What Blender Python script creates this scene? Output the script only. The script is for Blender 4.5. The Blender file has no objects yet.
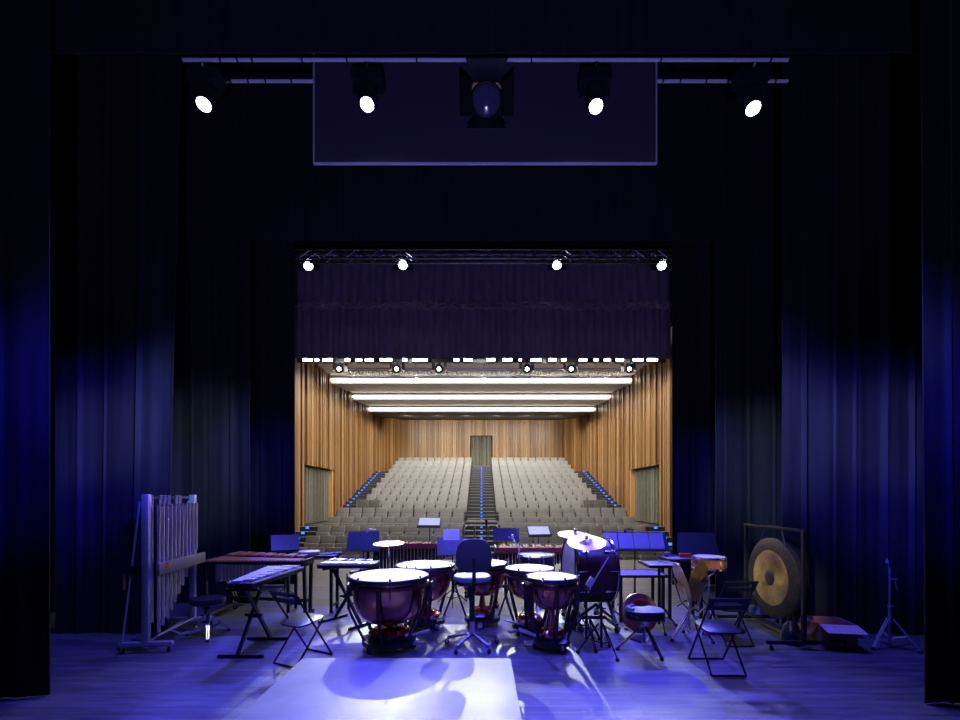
import bpy, bmesh, math, random
from mathutils import Vector, Matrix
R = math.radians
PI = math.pi
rnd = random.Random(7)
SC = bpy.context.scene
COL = SC.collection

# ---------------------------------------------------------------- materials
def nodes(name):
    m = bpy.data.materials.new(name); m.use_nodes = True
    nt = m.node_tree
    return m, nt, nt.nodes['Principled BSDF']

def mat(name, col, rough=0.5, metal=0.0, var=0.0, scale=8.0, stretch=(1, 1, 1), bump=0.0, sheen=0.0, spec=None, coat=0.0):
    m, nt, b = nodes(name)
    b.inputs['Roughness'].default_value = rough
    b.inputs['Metallic'].default_value = metal
    if spec is not None: b.inputs['Specular IOR Level'].default_value = spec
    if sheen:
        b.inputs['Sheen Weight'].default_value = sheen
        b.inputs['Sheen Roughness'].default_value = 0.4
    if coat: b.inputs['Coat Weight'].default_value = coat
    tc = nt.nodes.new('ShaderNodeTexCoord')
    mp = nt.nodes.new('ShaderNodeMapping'); mp.inputs['Scale'].default_value = stretch
    nz = nt.nodes.new('ShaderNodeTexNoise'); nz.inputs['Scale'].default_value = scale; nz.inputs['Detail'].default_value = 4
    nt.links.new(tc.outputs['Object'], mp.inputs['Vector']); nt.links.new(mp.outputs['Vector'], nz.inputs['Vector'])
    rp = nt.nodes.new('ShaderNodeValToRGB')
    v = max(var, 0.04)
    rp.color_ramp.elements[0].position = 0.3; rp.color_ramp.elements[1].position = 0.7
    rp.color_ramp.elements[0].color = (*[c * (1 - v) for c in col], 1)
    rp.color_ramp.elements[1].color = (*[min(1, c * (1 + v)) for c in col], 1)
    nt.links.new(nz.outputs['Fac'], rp.inputs['Fac']); nt.links.new(rp.outputs['Color'], b.inputs['Base Color'])
    if bump:
        bp = nt.nodes.new('ShaderNodeBump'); bp.inputs['Strength'].default_value = bump; bp.inputs['Distance'].default_value = 0.01
        nt.links.new(nz.outputs['Fac'], bp.inputs['Height']); nt.links.new(bp.outputs['Normal'], b.inputs['Normal'])
    return m

def emis(name, col, strength):
    m, nt, b = nodes(name)
    b.inputs['Base Color'].default_value = (0.02, 0.02, 0.02, 1)
    b.inputs['Emission Color'].default_value = (*col, 1)
    b.inputs['Emission Strength'].default_value = strength
    return m

def floor_mat():
    m, nt, b = nodes('black_stage_boards')
    N, L = nt.nodes.new, nt.links.new
    tc = N('ShaderNodeTexCoord')
    br = N('ShaderNodeTexBrick')
    br.inputs['Scale'].default_value = 1.0
    br.inputs['Brick Width'].default_value = 2.1; br.inputs['Row Height'].default_value = 0.13
    br.inputs['Mortar Size'].default_value = 0.003; br.inputs['Mortar Smooth'].default_value = 0.2
    br.offset = 0.37
    br.inputs['Color1'].default_value = (0.125, 0.125, 0.135, 1); br.inputs['Color2'].default_value = (0.185, 0.185, 0.195, 1)
    br.inputs['Mortar'].default_value = (0.05, 0.05, 0.055, 1)
    L(tc.outputs['Object'], br.inputs['Vector'])
    mp = N('ShaderNodeMapping'); mp.inputs['Scale'].default_value = (0.8, 7, 1)
    nz = N('ShaderNodeTexNoise'); nz.inputs['Scale'].default_value = 2.2; nz.inputs['Detail'].default_value = 8; nz.inputs['Roughness'].default_value = 0.65
    L(tc.outputs['Object'], mp.inputs['Vector']); L(mp.outputs['Vector'], nz.inputs['Vector'])
    rp = N('ShaderNodeValToRGB'); rp.color_ramp.elements[0].position = 0.32; rp.color_ramp.elements[1].position = 0.72
    rp.color_ramp.elements[0].color = (0.38, 0.38, 0.38, 1); rp.color_ramp.elements[1].color = (1.3, 1.3, 1.3, 1)
    L(nz.outputs['Fac'], rp.inputs['Fac'])
    mx = N('ShaderNodeMix'); mx.data_type = 'RGBA'; mx.blend_type = 'MULTIPLY'; mx.inputs['Factor'].default_value = 1
    L(br.outputs['Color'], mx.inputs['A']); L(rp.outputs['Color'], mx.inputs['B'])
    L(mx.outputs['Result'], b.inputs['Base Color'])
    mr = N('ShaderNodeMapRange'); mr.inputs['To Min'].default_value = 0.36; mr.inputs['To Max'].default_value = 0.6
    L(nz.outputs['Fac'], mr.inputs['Value']); L(mr.outputs['Result'], b.inputs['Roughness'])
    bp = N('ShaderNodeBump'); bp.inputs['Strength'].default_value = 0.25; bp.inputs['Distance'].default_value = 0.004
    L(br.outputs['Fac'], bp.inputs['Height']); bp.invert = True
    L(bp.outputs['Normal'], b.inputs['Normal'])
    b.inputs['Specular IOR Level'].default_value = 0.4
    return m

def slat_mat():
    # vertical timber slats: every strip has a tone of its own
    m, nt, b = nodes('oak_slat_panelling')
    N, L = nt.nodes.new, nt.links.new
    tc = N('ShaderNodeTexCoord'); sp = N('ShaderNodeSeparateXYZ'); L(tc.outputs['Object'], sp.inputs['Vector'])
    ad = N('ShaderNodeMath'); ad.operation = 'MULTIPLY_ADD'; ad.inputs[1].default_value = 1.37
    L(sp.outputs['X'], ad.inputs[0]); L(sp.outputs['Y'], ad.inputs[2])
    ml = N('ShaderNodeMath'); ml.operation = 'MULTIPLY'; ml.inputs[1].default_value = 8.0; L(ad.outputs[0], ml.inputs[0])
    fl = N('ShaderNodeMath'); fl.operation = 'FLOOR'; L(ml.outputs[0], fl.inputs[0])
    wn = N('ShaderNodeTexWhiteNoise'); wn.noise_dimensions = '1D'; L(fl.outputs[0], wn.inputs['W'])
    rp = N('ShaderNodeValToRGB')
    e = rp.color_ramp.elements
    e[0].position = 0; e[0].color = (0.155, 0.070, 0.020, 1)
    e[1].position = 1; e[1].color = (0.40, 0.235, 0.098, 1)
    x = rp.color_ramp.elements.new(0.5); x.color = (0.28, 0.138, 0.044, 1)
    L(wn.outputs['Value'], rp.inputs['Fac'])
    mp = N('ShaderNodeMapping'); mp.inputs['Scale'].default_value = (9, 9, 0.5); L(tc.outputs['Object'], mp.inputs['Vector'])
    nz = N('ShaderNodeTexNoise'); nz.inputs['Scale'].default_value = 2.0; nz.inputs['Detail'].default_value = 5; L(mp.outputs['Vector'], nz.inputs['Vector'])
    r2 = N('ShaderNodeValToRGB'); r2.color_ramp.elements[0].color = (0.75, 0.75, 0.75, 1); r2.color_ramp.elements[1].color = (1.2, 1.2, 1.2, 1)
    L(nz.outputs['Fac'], r2.inputs['Fac'])
    mx = N('ShaderNodeMix'); mx.data_type = 'RGBA'; mx.blend_type = 'MULTIPLY'; mx.inputs['Factor'].default_value = 1
    L(rp.outputs['Color'], mx.inputs['A']); L(r2.outputs['Color'], mx.inputs['B']); L(mx.outputs['Result'], b.inputs['Base Color'])
    b.inputs['Roughness'].default_value = 0.38
    return m

M = {}
M['floor'] = floor_mat()
M['slat'] = slat_mat()
M['panel'] = mat('grey_floor_sheet', (0.185, 0.185, 0.195), 0.5, var=0.2, scale=3.0, stretch=(1, 1, 1))
M['pipe'] = mat('pale_painted_pipe', (0.60, 0.58, 0.66), 0.4)
M['black'] = mat('matt_black_paint', (0.012, 0.012, 0.014), 0.7)
M['shell'] = mat('black_stage_wall', (0.006, 0.006, 0.007), 0.9)
M['velvet'] = mat('black_stage_velvet', (0.014, 0.014, 0.017), 0.75, var=0.3, scale=14, stretch=(1, 1, 0.06), bump=0.2, sheen=0.06, spec=0.25)
M['valance'] = mat('dark_plum_velvet', (0.20, 0.15, 0.17), 0.85, var=0.2, scale=10, stretch=(1, 1, 0.2), sheen=0.3)
M['drape'] = mat('olive_grey_drape', (0.15, 0.14, 0.105), 0.8, var=0.12, scale=6)
M['screen'] = mat('projection_screen_back', (0.055, 0.042, 0.066), 0.6)
M['screen_edge'] = mat('screen_edge_batten', (0.50, 0.48, 0.54), 0.5)
M['blackmetal'] = mat('black_powder_coat', (0.010, 0.010, 0.012), 0.42)
M['plastic'] = mat('black_plastic', (0.012, 0.012, 0.016), 0.38)
M['rubber'] = mat('black_rubber', (0.012, 0.012, 0.012), 0.8)
M['chrome'] = mat('chrome', (0.80, 0.80, 0.82), 0.18, 1.0)
M['darkchrome'] = mat('dull_chrome', (0.30, 0.30, 0.32), 0.25, 1.0)
M['railpaint'] = mat('grey_violet_rail_paint', (0.16, 0.15, 0.19), 0.4)
M['alu'] = mat('brushed_aluminium', (0.60, 0.58, 0.64), 0.36, 0.55, var=0.06, scale=20)
M['tube'] = mat('polished_chime_tube', (0.86, 0.78, 0.76), 0.24, 0.85)
M['silverbar'] = mat('satin_silver_bars', (0.62, 0.62, 0.64), 0.45, 0.55)
M['copper'] = mat('polished_copper', (0.55, 0.22, 0.17), 0.22, 1.0, var=0.05, scale=5)
M['skin'] = mat('white_drumhead', (0.82, 0.80, 0.76), 0.5, var=0.04)
M['rosewood'] = mat('rosewood', (0.42, 0.18, 0.095), 0.45, var=0.22, scale=6, stretch=(12, 1, 1))
M['redwood'] = mat('red_mahogany', (0.24, 0.05, 0.022), 0.75, var=0.15, scale=5, stretch=(1, 6, 6), spec=0.2)
M['maroon'] = mat('maroon_lacquer', (0.060, 0.010, 0.012), 0.38, coat=0.1)
M['darkstrut'] = mat('dark_maroon_frame', (0.030, 0.010, 0.012), 0.35)
M['brass'] = mat('hammered_brass', (0.75, 0.52, 0.17), 0.34, 1.0, var=0.18, scale=26, bump=0.25)
M['gongdark'] = mat('oxidised_gong_bronze', (0.050, 0.042, 0.034), 0.5, 0.6, var=0.35, scale=30, bump=0.4)
M['cymbal'] = mat('bronze_cymbal', (0.85, 0.62, 0.24), 0.3, 1.0, var=0.08, scale=40)
M['bronze'] = mat('old_bronze', (0.42, 0.25, 0.17), 0.35, 1.0, var=0.12, scale=10)
M['seat'] = mat('taupe_seat_fabric', (0.265, 0.258, 0.245), 0.85, var=0.06, scale=60)
M['seatside'] = mat('dark_seat_shell', (0.035, 0.033, 0.03), 0.7)
M['barrier'] = mat('slate_barrier_panel', (0.13, 0.13, 0.125), 0.7)
M['terrace'] = mat('dark_grey_carpet', (0.045, 0.045, 0.048), 0.9, var=0.1, scale=30)
M['nosing'] = mat('grey_stair_nosing', (0.42, 0.42, 0.42), 0.5)
M['ceil'] = mat('off_white_ceiling', (0.62, 0.61, 0.58), 0.8)
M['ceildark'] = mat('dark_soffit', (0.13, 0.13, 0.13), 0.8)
M['jamb'] = mat('orange_timber_jamb', (0.82, 0.43, 0.15), 0.45, var=0.1, scale=4, stretch=(6, 6, 0.6))
M['card'] = mat('brown_cardboard', (0.50, 0.24, 0.17), 0.75, var=0.08, scale=9)
M['cardpale'] = mat('pale_cardboard', (0.80, 0.62, 0.52), 0.75, var=0.06, scale=9)
M['paper'] = mat('white_paper', (0.80, 0.80, 0.82), 0.6)
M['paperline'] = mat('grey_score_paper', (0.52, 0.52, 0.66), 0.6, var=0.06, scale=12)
M['greybox'] = mat('taupe_painted_metal', (0.26, 0.24, 0.21), 0.45)
M['red'] = mat('red_badge', (0.62, 0.05, 0.04), 0.4)
M['pad'] = mat('grey_vinyl_pad', (0.16, 0.158, 0.16), 0.55)
M['vinyl'] = mat('black_vinyl', (0.020, 0.020, 0.028), 0.32)
M['table'] = mat('grey_table_carpet', (0.23, 0.20, 0.23), 0.7)
M['wood'] = mat('light_maple', (0.56, 0.36, 0.17), 0.5, var=0.12, scale=6)
M['orange'] = mat('orange_varnished_wood', (0.50, 0.17, 0.06), 0.4)
M['desk'] = mat('black_desk_metal', (0.045, 0.045, 0.06), 0.36)
M['led_blue'] = emis('blue_led', (0.02, 0.12, 1.0), 4)
M['strip'] = emis('warm_white_light_strip', (1.0, 0.94, 0.83), 7)
M['lens_violet'] = emis('blue_white_lamp_lens', (0.62, 0.60, 1.0), 30)
M['lens_warm'] = emis('warm_white_lamp_lens', (1.0, 0.92, 0.76), 9)
M['lens_cool'] = emis('cool_white_lamp_lens', (0.85, 1.0, 0.97), 20)
M['lens_off'] = mat('unlit_glass_lens', (0.06, 0.055, 0.11), 0.15)

def turned_metal(name, col, axis):
    m = mat(name, col, 0.34, 1.0, var=0.18, scale=26, bump=0.2)
    nt = m.node_tree; b = nt.nodes['Principled BSDF']
    tg = nt.nodes.new('ShaderNodeTangent'); tg.direction_type = 'RADIAL'; tg.axis = axis
    b.inputs['Anisotropic'].default_value = 0.75
    nt.links.new(tg.outputs['Tangent'], b.inputs['Tangent'])
    return m
M['gonggold'] = turned_metal('turned_gong_brass', (0.88, 0.64, 0.20), 'X')

# ---------------------------------------------------------------- mesh builder
def rot_to(d):
    return Vector(d).to_track_quat('Z', 'Y').to_matrix()

class G:
    def __init__(s): s.v = []; s.f = []
    def add(s, vs, fs, X=None):
        o = len(s.v)
        s.v += [tuple(X @ Vector(p)) if X is not None else tuple(p) for p in vs]
        s.f += [tuple(i + o for i in f) for f in fs]
        return s
    def box(s, c, size, rz=0, X=None, rot=None):
        hx, hy, hz = size[0] / 2, size[1] / 2, size[2] / 2
        vs = [(x, y, z) for x in (-hx, hx) for y in (-hy, hy) for z in (-hz, hz)]
        T = Matrix.Translation(c) @ (rot.to_4x4() if rot is not None else Matrix.Rotation(rz, 4, 'Z'))
        if X is not None: T = X @ T
        return s.add(vs, [(0, 1, 3, 2), (4, 6, 7, 5), (0, 4, 5, 1), (2, 3, 7, 6), (0, 2, 6, 4), (1, 5, 7, 3)], T)
    def bar(s, p0, p1, w, h, X=None):
        # rectangular bar between two points, h measured towards vertical
        p0, p1 = Vector(p0), Vector(p1); d = p1 - p0
        q = d.to_track_quat('X', 'Z').to_matrix()
        return s.box((p0 + p1) / 2, (d.length, w, h), rot=q, X=X)
    def tube(s, p0, p1, r, r2=None, n=8, X=None):
        p0, p1 = Vector(p0), Vector(p1); r2 = r if r2 is None else r2
        q = rot_to(p1 - p0); vs = []
        for k, (p, rr) in enumerate(((p0, r), (p1, r2))):
            for i in range(n):
                a = 2 * PI * i / n
                vs.append(p + q @ Vector((rr * math.cos(a), rr * math.sin(a), 0)))
        fs = [(i, (i + 1) % n, n + (i + 1) % n, n + i) for i in range(n)]
        fs += [tuple(range(n - 1, -1, -1)), tuple(range(n, 2 * n))]
        return s.add(vs, fs, X)
    def path(s, pts, r, n=8, closed=False, X=None):
        pts = [Vector(p) for p in pts]; m = len(pts); vs = []; up = None
        for k in range(m):
            if closed: d = pts[(k + 1) % m] - pts[k - 1]
            else: d = pts[min(k + 1, m - 1)] - pts[max(k - 1, 0)]
            d.normalize()
            if up is None:
                up = d.orthogonal().normalized()
            else:
                up = (up - d * up.dot(d))
                up = up.normalized() if up.length > 1e-6 else d.orthogonal().normalized()
            b = d.cross(up); sc = 1.0
            if 0 < k < m - 1 or closed:
                a = (pts[k] - pts[k - 1]).normalized(); sc = min(1.6, 1 / max(0.4, a.dot(d)))
            for i in range(n):
                t = 2 * PI * i / n
                vs.append(pts[k] + (up * math.cos(t) + b * math.sin(t)) * r * sc)
        fs = []
        for k in range(m if closed else m - 1):
            a, c = k * n, ((k + 1) % m) * n
            fs += [(a + i, a + (i + 1) % n, c + (i + 1) % n, c + i) for i in range(n)]
        if not closed: fs += [tuple(range(n - 1, -1, -1)), tuple(range((m - 1) * n, m * n))]
        return s.add(vs, fs, X)
    def lathe(s, prof, n=32, X=None):
        # profile of (radius, height); ends at radius 0 are closed to a point
        vs = []; idx = []
        for r, z in prof:
            if r < 1e-6: idx.append([len(vs)]); vs.append((0, 0, z))
            else:
                idx.append(list(range(len(vs), len(vs) + n)))
                vs += [(r * math.cos(2 * PI * i / n), r * math.sin(2 * PI * i / n), z) for i in range(n)]
        fs = []
        for a, b in zip(idx[:-1], idx[1:]):
            for i in range(n):
                j = (i + 1) % n
                if len(a) == 1 and len(b) == 1: break
                if len(a) == 1: fs.append((a[0], b[i], b[j]))
                elif len(b) == 1: fs.append((a[i], b[0], a[j]))
                else: fs.append((a[i], b[i], b[j], a[j]))
        return s.add(vs, fs, X)
    def prism(s, poly, z0, z1, X=None):
        n = len(poly)
        vs = [(x, y, z0) for x, y in poly] + [(x, y, z1) for x, y in poly]
        fs = [tuple(range(n - 1, -1, -1)), tuple(range(n, 2 * n))] + [(i, (i + 1) % n, n + (i + 1) % n, n + i) for i in range(n)]
        return s.add(vs, fs, X)
    def disc_ring(s, r0, r1, z0, z1, n=32, X=None):
        return s.lathe([(r0, z0), (r1, z0), (r1, z1), (r0, z1), (r0, z0)], n, X)
    def mesh(s, name, bevel=0.0, seg=2, angle=35):
        me = bpy.data.meshes.new(name)
        me.from_pydata(s.v, [], s.f)
        bm = bmesh.new(); bm.from_mesh(me)
        bmesh.ops.recalc_face_normals(bm, faces=bm.faces)
        if bevel:
            es = [e for e in bm.edges if len(e.link_faces) == 2 and e.calc_face_angle(0) > R(40)]
            bmesh.ops.bevel(bm, geom=es, offset=bevel, segments=seg, affect='EDGES', profile=0.5, clamp_overlap=True)
        for f in bm.faces: f.smooth = True
        bm.to_mesh(me); bm.free()
        me.set_sharp_from_angle(angle=R(angle))
        me.update()
        return me

def obj(name, g, m, parent=None, loc=None, rz=0, bevel=0.0, seg=2, label=None):
    me = g.mesh(name, bevel, seg) if isinstance(g, G) else g
    if not me.materials: me.materials.append(m if not isinstance(m, str) else M[m])
    o = bpy.data.objects.new(name, me); COL.objects.link(o)
    if parent is not None: o.parent = parent
    if loc is not None: o.location = loc
    if rz: o.rotation_euler = (0, 0, rz)
    if label: o['label'] = label
    return o

def tag(o, label, cat, group=None, kind=None):
    o['label'] = label; o['category'] = cat
    if group: o['group'] = group
    if kind: o['kind'] = kind
    return o

def thing(name, label, cat, loc=(0, 0, 0), rz=0, group=None):
    o = bpy.data.objects.new(name, None); COL.objects.link(o)
    o.location = loc; o.rotation_euler = (0, 0, rz); o.empty_display_size = 0.1
    return tag(o, label, cat, group)

def struct(name, g, m, bevel=0.0):
    o = obj(name, g, m, bevel=bevel); o['kind'] = 'structure'
    return o

def dup(src, loc=None, rz=None, label=None, group=None, parent=None):
    o = src.copy(); COL.objects.link(o)
    if parent is not None: o.parent = parent
    if loc is not None: o.location = loc
    if rz is not None: o.rotation_euler = (0, 0, rz)
    if label: o['label'] = label
    if group: o['group'] = group
    for ch in list(src.children): dup(ch, parent=o)
    return o

ORD = ['first', 'second', 'third', 'fourth', 'fifth', 'sixth', 'seventh', 'eighth', 'ninth', 'tenth', 'eleventh', 'twelfth', 'thirteenth',
       'fourteenth', 'fifteenth', 'sixteenth', 'seventeenth', 'eighteenth', 'nineteenth', 'twentieth', 'twenty-first', 'twenty-second', 'twenty-third',
       'twenty-fourth', 'twenty-fifth', 'twenty-sixth', 'twenty-seventh', 'twenty-eighth', 'twenty-ninth', 'thirtieth', 'thirty-first', 'thirty-second', 'thirty-third', 'thirty-fourth']

# ---------------------------------------------------------------- camera
cam = bpy.data.cameras.new('camera'); co = bpy.data.objects.new('camera', cam); COL.objects.link(co)
co.location = (0, 0, 1.75); co.rotation_euler = (R(90), 0, 0)
cam.sensor_width = 36; cam.lens = 453 / 960 * 36
cam.shift_x = -1.5 / 960; cam.shift_y = 137 / 960
cam.clip_start = 0.05; cam.clip_end = 200
SC.camera = co
SC.view_settings.view_transform = 'Standard'; SC.view_settings.look = 'None'
SC.view_settings.gamma = 1; SC.view_settings.exposure = 0; SC.view_settings.use_curve_mapping = False
w = bpy.data.worlds.new('World'); SC.world = w; w.use_nodes = True
w.node_tree.nodes['Background'].inputs['Color'].default_value = (0.0, 0.0, 0.0, 1)
# ================================================================ SETTING
g = G().box((0, 4.8, -0.05), (19, 15.6, 0.1)); struct('floor', g, 'floor')
g = G().box((0, 12.55, -0.42), (15, 0.1, 0.64)); struct('trim_stage_front', g, 'black')
g = G().box((-9.45, 4.8, 5), (0.1, 15.6, 10)); struct('wall_stage_left', g, 'shell')
g = G().box((9.45, 4.8, 5), (0.1, 15.6, 10)); struct('wall_stage_right', g, 'shell')
g = G().box((0, -3.0, 5), (19, 0.1, 10)); struct('wall_upstage', g, 'shell')
g = G().box((0, 4.8, 10.05), (19, 15.6, 0.1)); struct('ceiling_stage', g, 'shell')
# proscenium wall with its opening
g = G()
g.box((-7.5, 12.75, 4.5), (3.8, 0.3, 11)); g.box((7.5, 12.75, 4.5), (3.8, 0.3, 11)); g.box((0, 12.75, 8.3), (13.4, 0.3, 3.4))
struct('wall_proscenium', g, 'shell')

# auditorium shell
HX = 7.1
g = G().box((0, 17.6, -0.85), (14.6, 9.9, 0.1)); struct('floor_auditorium', g, 'terrace')

def slat_run(g, p0, p1, z0, z1, inward, holes=(), seed=1):
    rr = random.Random(seed)
    p0, p1 = Vector(p0), Vector(p1); d = p1 - p0; Ln = d.length; u = d / Ln; nrm = Vector(inward)
    ang = math.atan2(u.y, u.x); t = 0.0
    while t < Ln - 1e-4:
        wd = min(rr.choice([0.05, 0.07, 0.09, 0.12, 0.16]), Ln - t)
        pr = rr.choice([0.02, 0.03, 0.05, 0.08, 0.11])
        segs = [(z0, z1)]
        for a, b, ha, hb in holes:
            if t + wd > a and t < b:
                ns = []
                for q0, q1 in segs:
                    if ha > q0: ns.append((q0, min(ha, q1)))
                    if hb < q1: ns.append((max(hb, q0), q1))
                segs = ns
        c = p0 + u * (t + wd / 2)
        for q0, q1 in segs:
            if q1 - q0 < 0.02: continue
            cc = c + nrm * (pr / 2 - 0.10)
            g.box((cc.x, cc.y, (q0 + q1) / 2), (wd * 0.93, pr + 0.2, q1 - q0), rz=ang)
        t += wd
ZT = 7.7
D0, D1, DZ0, DZ1 = 17.95, 21.5, 0.62, 3.05          # side doorways
for s, nm in ((-1, 'left'), (1, 'right')):
    g = G()
    slat_run(g, (s * HX, 12.9), (s * HX, 31.0), -0.8, ZT, (-s, 0), holes=((D0 - 12.9, D1 - 12.9, DZ0, DZ1),), seed=3 + s)
    struct('wall_' + nm, g, 'slat')
    g = G()
    nv = Vector((-s * 3.4, -1.0)).normalized()
    slat_run(g, (s * HX, 31.0), (s * 6.1, 34.4), -0.8, ZT, (nv.x, nv.y), seed=9 + s)
    struct('wall_rear_' + nm, g, 'slat')
    # doorway reveal: jambs, head and a back
    g = G()
    g.box((s * (HX + 0.39), D1 + 0.03, (DZ0 + DZ1) / 2), (0.86, 0.06, DZ1 - DZ0)); g.box((s * (HX + 0.42), D0 - 0.03, (DZ0 + DZ1) / 2), (0.8, 0.06, DZ1 - DZ0))
    g.box((s * (HX + 0.46), (D0 + D1) / 2, DZ1 + 0.03), (0.72, D1 - D0, 0.06))
    struct('door_frame_' + nm, g, 'jamb')
    g = G(); g.box((s * (HX + 0.85), (D0 + D1) / 2, 1.8), (0.06, D1 - D0 + 0.3, 2.8)); struct('wall_corridor_' + nm, g, 'shell')
    g = G(); g.box((s * (HX + 0.1), (D0 + D1) / 2, DZ0 - 0.06), (1.5, D1 - D0, 0.12)); struct('floor_doorway_' + nm, g, 'terrace')
g = G(); slat_run(g, (-6.1, 34.4), (6.1, 34.4), -0.8, ZT, (0, -1), holes=((6.1 - 0.82, 6.1 + 0.80, 3.75, 6.40),), seed=21)
struct('wall_back', g, 'slat')
g = G().box((0, 35.0, 4.0), (3, 0.1, 6)); struct('wall_lobby', g, 'shell')
g = G().box((0, 34.7, 3.70), (1.7, 0.7, 0.1)); struct('floor_lobby', g, 'terrace')

# ceiling: four boards, each ending in a drop that carries a light strip
STR = (21.2, 24.7, 28.2)
g = G()
def cboard(g, y0, z0, y1, z1):
    x = 7.3
    g.add([(-x, y0, z0), (x, y0, z0), (x, y1, z1), (-x, y1, z1), (-x, y0, z0 + .08), (x, y0, z0 + .08), (x, y1, z1 + .08), (-x, y1, z1 + .08)],
          [(0, 1, 2, 3), (4, 7, 6, 5), (0, 4, 5, 1), (2, 6, 7, 3), (1, 5, 6, 2), (0, 3, 7, 4)])
cboard(g, 12.9, 7.42, STR[0] + .02, 7.42)
cboard(g, STR[0] + .05, 7.08, STR[1] + .02, 7.42)
cboard(g, STR[1] + .05, 7.08, STR[2] + .02, 7.42)
for y in STR: g.box((0, y + 0.06, 7.27), (14.6, 0.06, 0.42))
struct('ceiling', g, 'ceil')
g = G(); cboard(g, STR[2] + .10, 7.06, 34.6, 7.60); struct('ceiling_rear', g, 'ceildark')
for i, y in enumerate(STR):
    t = thing('light_strip', '%s white linear ceiling light across the auditorium, counting from the stage' % ORD[i], 'ceiling light', (0, y, 7.22), group='linear ceiling lights')
    obj('diffuser', G().box((0, -0.05, 0), (14.0, 0.09, 0.08)), 'strip', t)
    obj('channel', G().box((0, -0.035, 0.085), (14.1, 0.10, 0.035)), 'alu', t)

# seat rows: distance from the camera plane and height of the seat-back tops
ROWS = [(14.7, 547.5), (15.8, 536), (16.95, 525.7), (18.1, 516.9), (19.3, 507.8), (23.0, 500.7), (24.2, 494.4), (25.35, 488.2), (26.5, 482.8),
        (27.65, 477.8), (28.8, 473.0), (29.95, 468.8), (31.1, 464.8), (32.25, 460.9), (33.4, 457.5)]
ROWS = [(d, 1.75 - (y - 497) * d / 453) for d, y in ROWS]
SH = 0.72
for s, nm in ((-1, 'left'), (1, 'right')):
    g = G()
    for k, (d, top) in enumerate(ROWS):
        nd = ROWS[k + 1][0] if k < 14 else 35.0
        z = top - SH
        g.box((s * 3.45, (d - 0.35 + nd - 0.35) / 2, (z - 0.8) / 2 - 0.0), (5.56, nd - d, z + 0.8))
    struct('floor_terrace_' + nm, g, 'terrace')
# centre stair
CS = []
pts = [(13.9, -0.78)] + [(d - 0.35, t - SH + 0.02) for d, t in ROWS] + [(33.9, 3.72)]
g = G(); gn = G()
for (d0, z0), (d1, z1) in zip(pts[:-1], pts[1:]):
    if d1 <= d0: continue
    n = 2
    if d1 - d0 > 2: d0 = d1 - 1.15
    for i in range(n):
        ya, yb = d0 + (d1 - d0) * i / n, d0 + (d1 - d0) * (i + 1) / n
        z = z0 + (z1 - z0) * (i + 1) / n
        g.box((0, (ya + yb) / 2 + 0.15, (z - 0.8) / 2), (1.34, yb - ya + 0.3, z + 0.8))
        gn.box((0, ya + 0.02, z + 0.004), (1.34, 0.05, 0.012))
        CS.append((0, ya - 0.012, z - 0.06))
g.box((0, 21.1, (0.70 - 0.8) / 2), (1.34, 3.6, 0.70 + 0.75))
struct('floor_centre_stair', g, 'terrace'); struct('trim_stair_nosing', gn, 'nosing')
# side stairs
SS = {-1: [], 1: []}; LS = {-1: [], 1: []}
for s, nm in ((-1, 'left'), (1, 'right')):
    g = G(); gn = G()
    for i in range(15):
        y = 22.35 + i * 0.535; z = 1.20 + i * 0.1605
        g.box((s * 6.66, y + 0.35, (z - 0.8) / 2), (0.86, 0.7, z + 0.8)); gn.box((s * 6.66, y + 0.02, z + 0.002), (0.86, 0.04, 0.008))
        SS[s].append((s * 6.75, y - 0.012, z - 0.035))
    g.box((s * 6.66, 32.4, (3.44 - 0.8) / 2), (0.86, 4.4, 3.44 + 0.8))
    for i, (y, z) in enumerate(((21.5, 0.78), (21.78, 0.92), (22.06, 1.06))):
        g.box((s * 6.66, y + 0.3, (z - 0.8) / 2), (0.86, 0.6, z + 0.8))
    g.box((s * 6.66, 20.0, (0.60 - 0.8) / 2), (0.86, 3.9, 0.60 + 0.8))
    for i in range(5):
        y = 17.5 - i * 0.45; z = 0.60 - i * 0.165
        g.box((s * 6.66, y + 0.3, (z - 0.8) / 2), (0.86, 0.62, z + 0.8)); gn.box((s * 6.66, y + 0.0, z + 0.002), (0.86, 0.04, 0.008))
        if i < 4: LS[s].append((s * 6.72, y - 0.022, z - 0.04))
    struct('floor_stair_' + nm, g, 'terrace'); struct('trim_stair_' + nm, gn, 'nosing')

def led(p, label, group, sc=1.0):
    o = obj('step_light', LEDM, 'led_blue', loc=p); o.scale = (sc, 1, sc); tag(o, label, 'step light', group)
LEDM = G().box((0, 0, 0), (0.085, 0.02, 0.05)).mesh('step_light')
for i, p in enumerate(CS): led(p, 'small blue step light, %s up the centre stair' % ORD[i], 'centre stair lights', 0.9)
for s, nm in ((-1, 'left'), (1, 'right')):
    for i, p in enumerate(SS[s]): led(p, 'small blue step light, %s up the long %s-hand wall stair' % (ORD[i], nm), nm + ' wall stair lights')
    for i, p in enumerate(LS[s]): led(p, 'small blue step light on the short %s-hand stair below the doorway, %s from the top' % (nm, ORD[i]), nm + ' lower stair lights', 1.3)

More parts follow.
